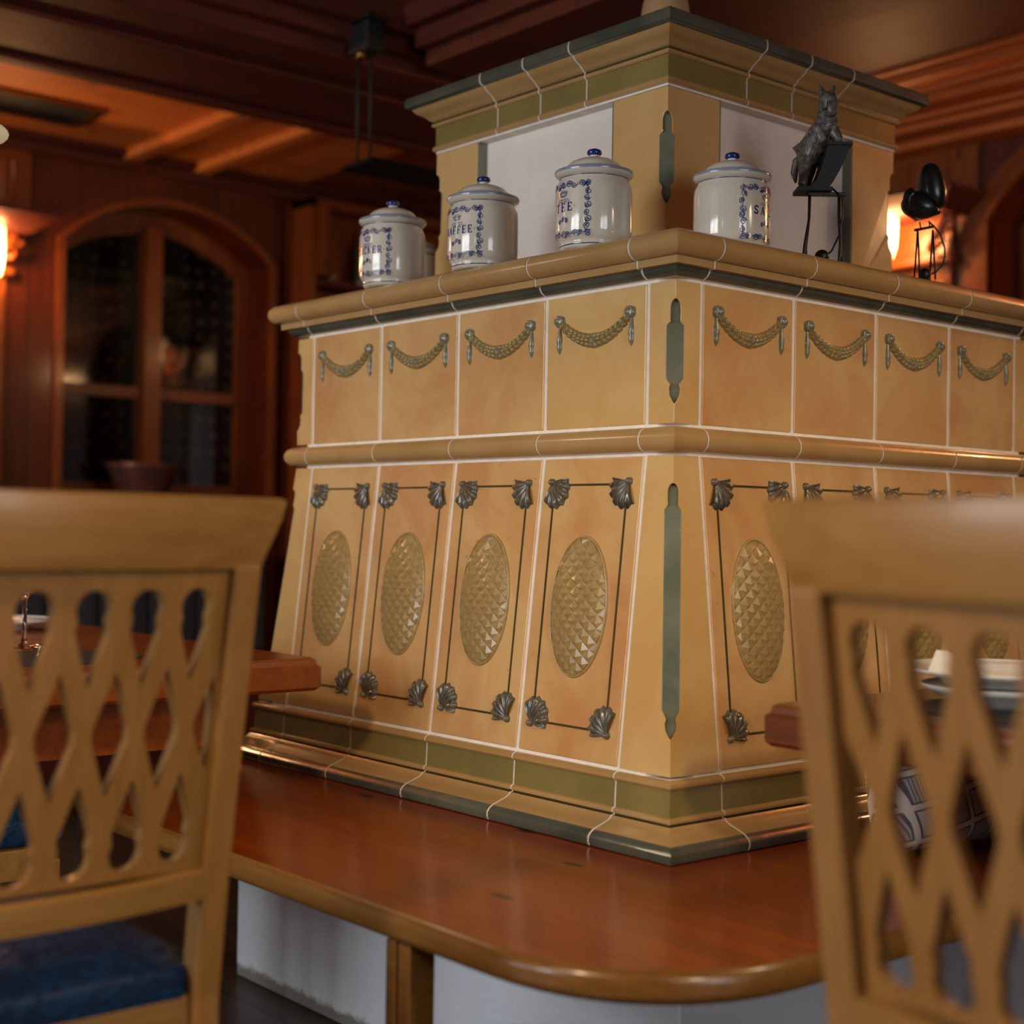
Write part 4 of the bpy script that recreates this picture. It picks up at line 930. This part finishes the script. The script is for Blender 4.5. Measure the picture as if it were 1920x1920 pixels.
for i in range(7):
    a = PI * .6 + i * .33; ft.tube([(-.018, .0, .140), (-.026 + .010 * math.cos(a), -.012, .142 + .014 * math.sin(a)), (-.027 + .017 * math.cos(a), -.010, .140 + .025 * math.sin(a))], [.007, .0085, .004], 8)
obj('tail_feathers', ft, 'rooster', r, world=False)

# ------------------------------------------------------------------ chairs
def chair(loc, rot, label):
    t = thing('dining_chair', label, 'chair', loc, rot, 'lattice back chairs with blue cushions')
    W2, bowd = .205, .030
    def yb(z):    # rake of the back
        return -.20 - .055 * max(0, (z - .6) / .33) - (.0 if z > .44 else (.44 - z) * .06) + (.02 * (.6 - z) / .16 if .44 < z < .6 else (.02 if z <= .44 else 0))
    def bow(x): return -bowd + bowd * (x / W2) ** 2
    for sx_ in (-1, 1):
        lg = MB(); zs = [0, .2, .40, .46, .6, .7, .8, .88, .936]
        pr_ = [(sx_ * W2, yb(z), z, .0165 if z > .3 else .0135 + .003 * z / .3) for z in zs]
        for a, b_ in zip(pr_[:-1], pr_[1:]):
            lg.hexa([(a[0] - a[3], a[1] - a[3], a[2]), (a[0] + a[3], a[1] - a[3], a[2]), (a[0] + a[3], a[1] + a[3], a[2]), (a[0] - a[3], a[1] + a[3], a[2]), (b_[0] - b_[3], b_[1] - b_[3], b_[2]), (b_[0] + b_[3], b_[1] - b_[3], b_[2]), (b_[0] + b_[3], b_[1] + b_[3], b_[2]), (b_[0] - b_[3], b_[1] + b_[3], b_[2])])
        # keep only one skin: weld the stacked boxes
        me = obj('back_post', lg, 'chair', t, world=False, weld=True)
        bm = bmesh.new(); bm.from_mesh(me.data)
        seen = {}; kill = []
        for f in bm.faces:
            key = tuple(sorted(v.index for v in f.verts))
            if key in seen: kill += [f, seen[key]]
            seen[key] = f
        bmesh.ops.delete(bm, geom=list(set(kill)), context='FACES'); bmesh.ops.recalc_face_normals(bm, faces=bm.faces); bm.to_mesh(me.data); bm.free()
        bv = me.modifiers.new('bevel', 'BEVEL'); bv.width = .004; bv.segments = 2; bv.limit_method = 'ANGLE'; bv.angle_limit = math.radians(50)
        fl = MB(); x = sx_ * .205; fl.hexa([(x - .014, .19, 0), (x + .014, .19, 0), (x + .014, .218, 0), (x - .014, .218, 0), (x - .02, .18, .43), (x + .02, .18, .43), (x + .02, .22, .43), (x - .02, .22, .43)])
        obj('front_leg', fl, 'chair', t, world=False, bevel=.003)
    # top rail
    tr = MB(); n = 24
    def row(z, hw, d): return [(hw * (-1 + 2 * i / n), yb(z) + bow(hw * (-1 + 2 * i / n)) + d, z) for i in range(n + 1)]
    secs = [row(.932, .226, -.012), row(.945, .229, -.0145), (row(.985, .250, -.0145)), (row(1.005, .258, -.010)), (row(1.008, .258, .004)), (row(1.004, .258, .012)), (row(.95, .230, .012)), (row(.932, .226, .010))]
    vs = [p for s_ in secs for p in s_]; m_ = n + 1; q = len(secs)
    fs = [(j * m_ + i, j * m_ + i + 1, ((j + 1) % q) * m_ + i + 1, ((j + 1) % q) * m_ + i) for j in range(q) for i in range(n)] + [tuple(j * m_ for j in range(q)), tuple(j * m_ + n for j in range(q))]
    tr.add(vs, fs, 0, True); o = obj('top_rail', tr, 'chair_h', t, world=False); o.data.set_sharp_from_angle(angle=math.radians(35))
    # lower cross rail
    cr = MB()
    def row2(z, d): return [((W2 - .014) * (-1 + 2 * i / n), yb(z) + bow((W2 - .014) * (-1 + 2 * i / n)) + d, z) for i in range(n + 1)]
    secs = [row2(.572, -.012), row2(.602, -.012), row2(.605, .0), row2(.602, .012), row2(.572, .012)]; q = 5
    vs = [p for s_ in secs for p in s_]
    fs = [(j * m_ + i, j * m_ + i + 1, ((j + 1) % q) * m_ + i + 1, ((j + 1) % q) * m_ + i) for j in range(q) for i in range(n)]
    cr.add(vs, fs, 0, True); o = obj('cross_rail', cr, 'chair_h', t, world=False); o.data.set_sharp_from_angle(angle=math.radians(35))
    # pierced lattice panel
    z0, z1 = .600, .936; H = .332; holes = []; pit = .060
    cols = [(-2.5 + i) * pit for i in range(6)]; V = lambda f: z0 + f * H
    def keyhole(c, ztip, zend):    # rounded end at zend, pointed tip at ztip
        sg = 1 if zend > ztip else -1; r = .0195; cz = zend - sg * r
        P = arc(c, cz, r, -.55 if sg > 0 else .55, PI + .55 if sg > 0 else -PI - .55, 14)
        zs_ = zend - sg * .042
        return P + [(c - .0188, zs_), (c, ztip), (c + .0188, zs_)]
    for c in cols: holes.append(keyhole(c, V(.640), V(.940)))
    for c in cols: holes.append(keyhole(c, V(.350), V(.055)))
    for i in range(5):
        c = (-2 + i) * pit; holes.append([(c, V(.692)), (c - .0208, V(.515)), (c - .0208, V(.475)), (c, V(.300)), (c + .0208, V(.475)), (c + .0208, V(.515))])
    for sg in (-1, 1):
        c = sg * 3 * pit; holes.append([(c + sg * .004, V(.65)), (c - sg * .0190, V(.515)), (c - sg * .0190, V(.475)), (c + sg * .004, V(.34))])
    lp = MB(); hw = W2 - .008
    plate(lp, [(-hw, z0), (hw, z0), (hw, z1), (-hw, z1)], holes, lambda u, v, d: (u, yb(v) + bow(u) + d, v), 0.001, .014, .02)
    obj('lattice_panel', lp, 'chair', t, world=False)
    # seat frame and cushion
    sf = MB()
    sf.box(-.195, .195, -.185, -.160, .405, .462); sf.box(-.195, .195, .185, .215, .40, .450)
    for sx_ in (-1, 1): sf.box(*sorted((sx_ * .19, sx_ * .215)), -.165, .195, .40, .450)
    sf.box(-.20, .20, -.17, .20, .445, .452)
    obj('seat_frame', sf, 'chair_h', t, world=False, bevel=.003)
    cu = MB(); nn = 14; hw_, y0, y1 = .215, -.185, .23
    def prof(a): return (1 - abs(a) ** 6)
    top = []; bot = []
    for j in range(nn + 1):
        for i in range(nn + 1):
            a, b_ = -1 + 2 * i / nn, -1 + 2 * j / nn; p = prof(a) * prof(b_); wx = hw_ if b_ > -.72 else hw_ * .88
            x = a * wx; y = (y0 + y1) / 2 + b_ * (y1 - y0) / 2; top.append((x, y, .494 + .026 * p)); bot.append((x * .99, y, .453 + .0 * p))
    kk = nn + 1; F = [(j * kk + i, j * kk + i + 1, (j + 1) * kk + i + 1, (j + 1) * kk + i) for j in range(nn) for i in range(nn)]
    cu.add(top + bot, F + [[k_ + kk * kk for k_ in f][::-1] for f in F], 0, True)
    rim = [i for i in range(kk)] + [j * kk + nn for j in range(1, kk)] + [nn * kk + i for i in range(nn - 1, -1, -1)] + [j * kk for j in range(nn - 1, 0, -1)]
    m0 = len(rim); cu.f += [[rim[i], rim[(i + 1) % m0], rim[(i + 1) % m0] + kk * kk, rim[i] + kk * kk] for i in range(m0)]; cu.mi += [0] * m0; cu.sm += [True] * m0
    o = obj('seat_cushion', cu, 'damask', t, world=False, label='blue damask seat cushion'); bv = o.modifiers.new('b', 'BEVEL'); bv.width = .008; bv.segments = 3; bv.limit_method = 'ANGLE'; bv.angle_limit = math.radians(50)
    return t
ch = chair((-1.052, .085, 0), 0, 'lattice back wooden chair with blue cushion in the left foreground')
c2 = copy_tree(ch); c2.location = (-.437, -1.019, 0); c2.rotation_euler = (0, 0, -PI / 2); c2['label'] = 'lattice back wooden chair in the right foreground, half out of frame'
c3 = copy_tree(ch); c3.location = (-.865, .965, 0); c3.rotation_euler = (0, 0, -PI / 2); c3['label'] = 'chair with blue cushion pushed under the left table, seen through the left lattice'

# ------------------------------------------------------------------ tables
def table(x0, x1, y0, y1, label, corner_cut, legs, mt='table'):
    t = thing('dining_table', label, 'table', ((x0 + x1) / 2, (y0 + y1) / 2, 0))
    mb = MB(); cc = .009
    def outl(o_): return [(x0 + cc + o_, y0 + o_), (x1 - cc - o_, y0 + o_), (x1 - o_, y0 + cc + o_), (x1 - o_, y1 - cc - o_), (x1 - cc - o_, y1 - o_), (x0 + cc + o_, y1 - o_), (x0 + o_, y1 - cc - o_), (x0 + o_, y0 + cc + o_)]
    rings = [(.006, .694), (0, .700), (0, .734), (.005, .738), (.007, .746), (.013, .750)]
    vs = []; n = 8
    for o_, z in rings: vs += [(x, y, z) for x, y in outl(o_)]
    fs = [(i * n + k, i * n + (k + 1) % n, (i + 1) * n + (k + 1) % n, (i + 1) * n + k) for i in range(len(rings) - 1) for k in range(n)] + [tuple(range(n)), tuple(range((len(rings) - 1) * n, len(rings) * n))]
    mb.add(vs, fs, 0); obj('tabletop', mb, mt, t)
    a = MB(); i_ = .10 if mt == 'table' else .26
    a.box(x0 + i_, x1 - i_, y0 + i_, y0 + i_ + .022, .60, .694); a.box(x0 + i_, x1 - i_, y1 - i_ - .022, y1 - i_, .60, .694); a.box(x0 + i_, x0 + i_ + .022, y0 + i_, y1 - i_, .60, .694); a.box(x1 - i_ - .022, x1 - i_, y0 + i_, y1 - i_, .60, .694)
    obj('apron', a, mt, t)
    cx, cy = legs
    p = MB().box(cx - .045, cx + .045, cy - .045, cy + .045, .06, .64); p.box(cx - .25, cx + .25, cy - .045, cy + .045, 0, .06); p.box(cx - .045, cx + .045, cy - .25, cy + .25, 0, .06); p.box(cx - .045, cx + .045, y0 + .11, y1 - .11, .64, .694)
    obj('pedestal', p, mt, t, bevel=.004)
    return t
table(-1.0, -.245, .586, 1.95, 'orange-brown wooden table at left, behind the lattice chair', 1, (-.80, 1.42))
table(-.112, .72, -1.45, -.272, 'dark-edged wooden table at right, in front of the stove bench', 1, (.42, -.98), 'table_dark')

# things on the left table
g = thing('wine_glass', 'stemmed glass on the left table seen through the lattice back', 'glass', (-.60, 1.02, .7502))
mb = MB(); mb.lathe([(0, .0), (.034, 0), (.035, .0012), (.02, .004), (.006, .008), (.0042, .02), (.0042, .085), (.008, .095), (.028, .112), (.038, .135), (.040, .16), (.036, .20), (.0352, .20), (.0388, .16), (.036, .136), (.026, .114), (0, .100)], (-.60, 1.02, .7502), 32, cap=False)
obj('bowl', mb, 'glass', g)
sp = thing('spoon', 'silver spoon lying on the left table near the glass', 'spoon', (-.615, .94, .7502))
mb = MB(); mb.ball((-.60, .955, .7575), .017, .027, .005, n=18, m=10); obj('spoon_bowl', mb, 'chrome', sp)
mb = MB(); mb.tube([(-.605, .94, .7575), (-.635, .87, .7545), (-.655, .82, .7535)], [.003, .0025, .0045], 8, flat=.5); obj('handle', mb, 'chrome', sp)
def plate_stack(name, c, R, label, cat, grp=None):
    t = thing(name, label, cat, c, 0, grp)
    mb = MB(); mb.lathe([(0, .002), (R * .55, 0), (R * .58, .003), (R * .66, .010), (R * .98, .019), (R, .022), (R * .98, .0225), (R * .64, .014), (R * .55, .008), (0, .007)], c, 64, cap=False)
    obj('plate_body', mb, 'white', t); rm = MB(); rm.lathe([(R * .985, .0218), (R * 1.004, .0222), (R * .99, .0232)], c, 64, cap=False); obj('rim', rm, 'white', t); return t
plate_stack('plate', (-.475, 1.475, .7502), .115, 'white plate on the left table near its far edge', 'plate')
def mat_(c, rx, ry, rot, label):
    n = 40; ca, sa = math.cos(rot), math.sin(rot); mb = MB()
    po = [(c[0] + rx * math.cos(2 * PI * i / n) * ca - ry * math.sin(2 * PI * i / n) * sa, c[1] + rx * math.cos(2 * PI * i / n) * sa + ry * math.sin(2 * PI * i / n) * ca) for i in range(n)]
    mb.extrude(po, flat, .7502, .7532); o = obj('placemat', mb, 'placemat', None); tag(o, label, 'placemat', 'dark oval placemats'); return o
mat_((-.66, .80), .17, .125, 0, 'dark oval placemat on the left table at the chair side')
mat_((.10, -.58), .19, .14, PI / 2, 'dark oval placemat under the plates on the right table')
# right table: bowl, plates, folded napkin
cR = (.128, -.485, .7532)
M['bowl'] = plain('shade_tinted_porcelain', (0.42, 0.46, 0.48), 0.15, coat=0.3)  # blue-grey shadow on the white bowl put into its base colour
sb = thing('soup_bowl', 'shallow bowl with painted blue-grey shade under the white plate on the right table', 'bowl', cR)
mb = MB(); mb.lathe([(0, .001), (.062, 0), (.066, .004), (.098, .020), (.105, .026), (.103, .0265), (.09, .0185), (0, .012)], cR, 48, cap=False); obj('bowl_body', mb, 'bowl', sb)
mb = MB(); mb.lathe([(.103, .0262), (.1065, .0268), (.104, .0278)], cR, 48, cap=False); obj('rim', mb, 'white', sb)
plate_stack('plate', (cR[0], cR[1], .7532 + .0275), .135, 'wide white plate on the right table with a folded napkin', 'plate')
nz = .7532 + .0275 + .0145; n_ = MB(); cx, cy = cR[0] - .03, cR[1] + .045
n_.add([(cx - .045, cy + .02, nz), (cx + .01, cy - .035, nz), (cx + .045, cy + .03, nz), (cx - .01, cy + .03, nz + .028), (cx + .0, cy + .02, nz + .027), (cx + .0, cy + .01, nz)], [(0, 1, 3), (1, 2, 4), (1, 4, 3), (2, 0, 3, 4), (0, 5, 1), (0, 2, 5), (5, 2, 1)])
tag(obj('napkin', n_, 'napkin', None), 'folded pointed linen napkin standing on the white plate', 'napkin')

# plaid pillow on the bench, leaning on the stove
pl = bpy.data.meshes.new('pillow'); pv = []; nn = 22
PW, PH, PT = .19, .088, .07
for sgn in (1, -1):
    for j in range(nn + 1):
        for i in range(nn + 1):
            a, b_ = -1 + 2 * i / nn, -1 + 2 * j / nn; k = (max(0, 1 - a ** 4) * max(0, 1 - b_ ** 4)) ** .5; pin = 1 - .06 * (1 - a * a) * (abs(b_) > .98) 
            pv.append((a * PW * (1 - .05 * (1 - b_ * b_) * abs(a) ** 3), -sgn * PT * k, PH * b_ * (1 - .05 * (1 - a * a) * abs(b_) ** 3) + PH))
kk = nn + 1; F = [(j * kk + i, j * kk + i + 1, (j + 1) * kk + i + 1, (j + 1) * kk + i) for j in range(nn) for i in range(nn)]
mb = MB(); mb.add(pv, F + [[k_ + kk * kk for k_ in f][::-1] for f in F], 0, True)
o = obj('pillow', mb, 'plaid', None, weld=True); o.location = (.375, -.275, .503); o.rotation_euler = (math.radians(-10), 0, math.radians(-4))
tag(o, 'checked beige and grey pillow leaning on the stove bench, seen through the right chair', 'pillow')

# ------------------------------------------------------------------ background furniture
wb = thing('wall_bench', 'upholstered grey-blue bench along the wall under the arched window', 'bench', (.55, 3.4, 0))
obj('seat', MB().box(-.8, 1.42, 3.15, 3.62, .40, .47), 'grey_fabric', wb, bevel=.02, seg=3)
mb = MB()
for i in range(22): mb.box(-.8 + i * .1, -.705 + i * .1, 3.52, 3.62, .48, .86)
obj('backrest', mb, 'grey_fabric', wb, bevel=.015, seg=3)
obj('bench_base', MB().box(-.8, 1.42, 3.2, 3.62, 0, .40), 'pine_x', wb)
p_ = thing('flower_pot', 'mauve brown pot on the window sill, above the left chair rail', 'pot', (.975, 3.74, 1.08))
mb = MB(); mb.lathe([(0, 0), (.09, 0), (.10, .01), (.135, .10), (.147, .112), (.147, .125), (.138, .125), (.125, .10), (.09, .02), (0, .015)], (.975, 3.76, 1.08), 32, cap=False); obj('pot_body', mb, 'pot', p_)
cb = thing('display_cabinet', 'dark wooden display cabinet with bottles and glasses left behind the stove', 'cabinet', (2.0, 3.55, 0))
X0, X1, Y0 = 1.56, 2.46, 3.50
mb = MB().box(X0, X1, 3.64, 3.675, 0, 2.3); mb.box(X0, X0 + .03, Y0, 3.66, 0, 2.3); mb.box(X1 - .03, X1, Y0, 3.66, 0, 2.3); mb.box(X0, X1, Y0, 3.66, 2.27, 2.3); mb.box(X0, X1, Y0, 3.66, 0, .35)
obj('carcass', mb, 'pine', cb)
for z in (.755, 1.22, 1.60, 1.95):
    obj('shelf', MB().box(X0 + .03, X1 - .03, Y0 + .005, 3.64, z, z + .03), 'pine_x', cb, bevel=.003)
obj('stile', MB().box(1.60, 1.64, Y0 - .02, Y0 + .01, 1.99, 2.27), 'pine', cb)
rnd = random.Random(5)
def bottle(x, y, z, hgt, matn, lab):
    t = thing('bottle', lab, 'bottle', (x, y, z), 0, 'bottles in the display cabinet')
    mb = MB(); r_ = hgt * .13; mb.lathe([(0, 0), (r_, 0), (r_ * 1.05, .01), (r_ * 1.05, hgt * .55), (r_ * .9, hgt * .64), (r_ * .4, hgt * .76), (r_ * .36, hgt * .96), (0, hgt * .96)], (x, y, z), 20, cap=False); obj('bottle_glass', mb, matn, t)
    c_ = MB(); c_.lathe([(0, hgt * .94), (r_ * .42, hgt * .94), (r_ * .42, hgt), (0, hgt)], (x, y, z), 16, cap=False); obj('cap', c_, 'brass', t)
for i in range(5):
    x = 1.72 + i * .15; bottle(x, 3.585, 1.981, .24, 'bottle' if i % 2 else 'bottle_amber', ['leftmost', 'second from left', 'middle', 'second from right', 'rightmost'][i] + ' of five bottles on the upper cabinet shelf')
for i in range(5):
    x = 1.70 + i * .15; bottle(x, 3.585, 1.631, .26, 'bottle_amber' if i % 2 else 'bottle', ['leftmost', 'second from left', 'middle', 'second from right', 'rightmost'][i] + ' of five bottles on the lower cabinet shelf')
ORD = ['front left', 'front middle', 'front right', 'rear left', 'rear middle', 'rear right']
for i in range(6):
    x = 1.63 + (i % 3) * .09 + (i // 3) * .045; y = 3.54 + (i // 3) * .055; z = .786
    t = thing('drinking_glass', ORD[i] + ' stemmed glass on the low cabinet shelf between left chair and stove', 'glass', (x, y, z), 0, 'glasses on the low cabinet shelf')
    mb = MB(); mb.lathe([(0, 0), (.03, 0), (.03, .002), (.006, .006), (.0045, .06), (.012, .07), (.032, .095), (.036, .13), (.031, .17), (.0302, .17), (.0350, .13), (.031, .096), (0, .072)], (x, y, z), 24, cap=False); obj('glass_bowl', mb, 'glass', t)

# pendant lamps
pn = thing('pendant_lamp', 'black flat rectangular pendant lamp hanging behind the stove', 'lamp', (.85, 1.74, 1.948))
mb = MB(); x0, x1, y0, y1 = .58, 1.15, 1.66, 1.815
mb.hexa([(x0, y0, 1.948), (x1, y0, 1.948), (x1, y1, 1.948), (x0, y1, 1.948), (x0 + .01, y0 + .01, 1.962), (x1 - .01, y0 + .01, 1.962), (x1 - .01, y1 - .01, 1.962), (x0 + .01, y1 - .01, 1.962)])
obj('lamp_tray', mb, 'black', pn)
for y in (1.70, 1.76): obj('cord', MB().tube([(.60, y, 1.955), (.60, y, 2.36)], .004, 6), 'black', pn)
mb = MB().box(.57, .63, 1.68, 1.77, 2.25, 2.33); mb.box(.56, .64, 1.67, 1.78, 2.33, 2.345); obj('canopy', mb, 'black', pn, bevel=.006); obj('finial', MB().ball((.565, 1.70, 2.235), .012), 'brass', pn)  # small brass ball stands in for the dim orange glint of a bulb
gl = thing('globe_lamp', 'cream glass lampshade just entering at the left edge', 'lamp', (-.74, 1.06, 1.62))
mb = MB(); cG = (-.719, 1.049, 1.664); mb.lathe([(0, -.024)] + [(.079 * math.sin(PI * k / 16), -.024 * math.cos(PI * k / 16)) for k in range(1, 16)] + [(.012, .026), (0, .030)], cG, 32, cap=False); obj('glass_shade', mb, 'globe', gl)
obj('cord', MB().tube([(cG[0], cG[1], 1.70), (cG[0], cG[1], 2.4)], .004, 6), 'black', gl)
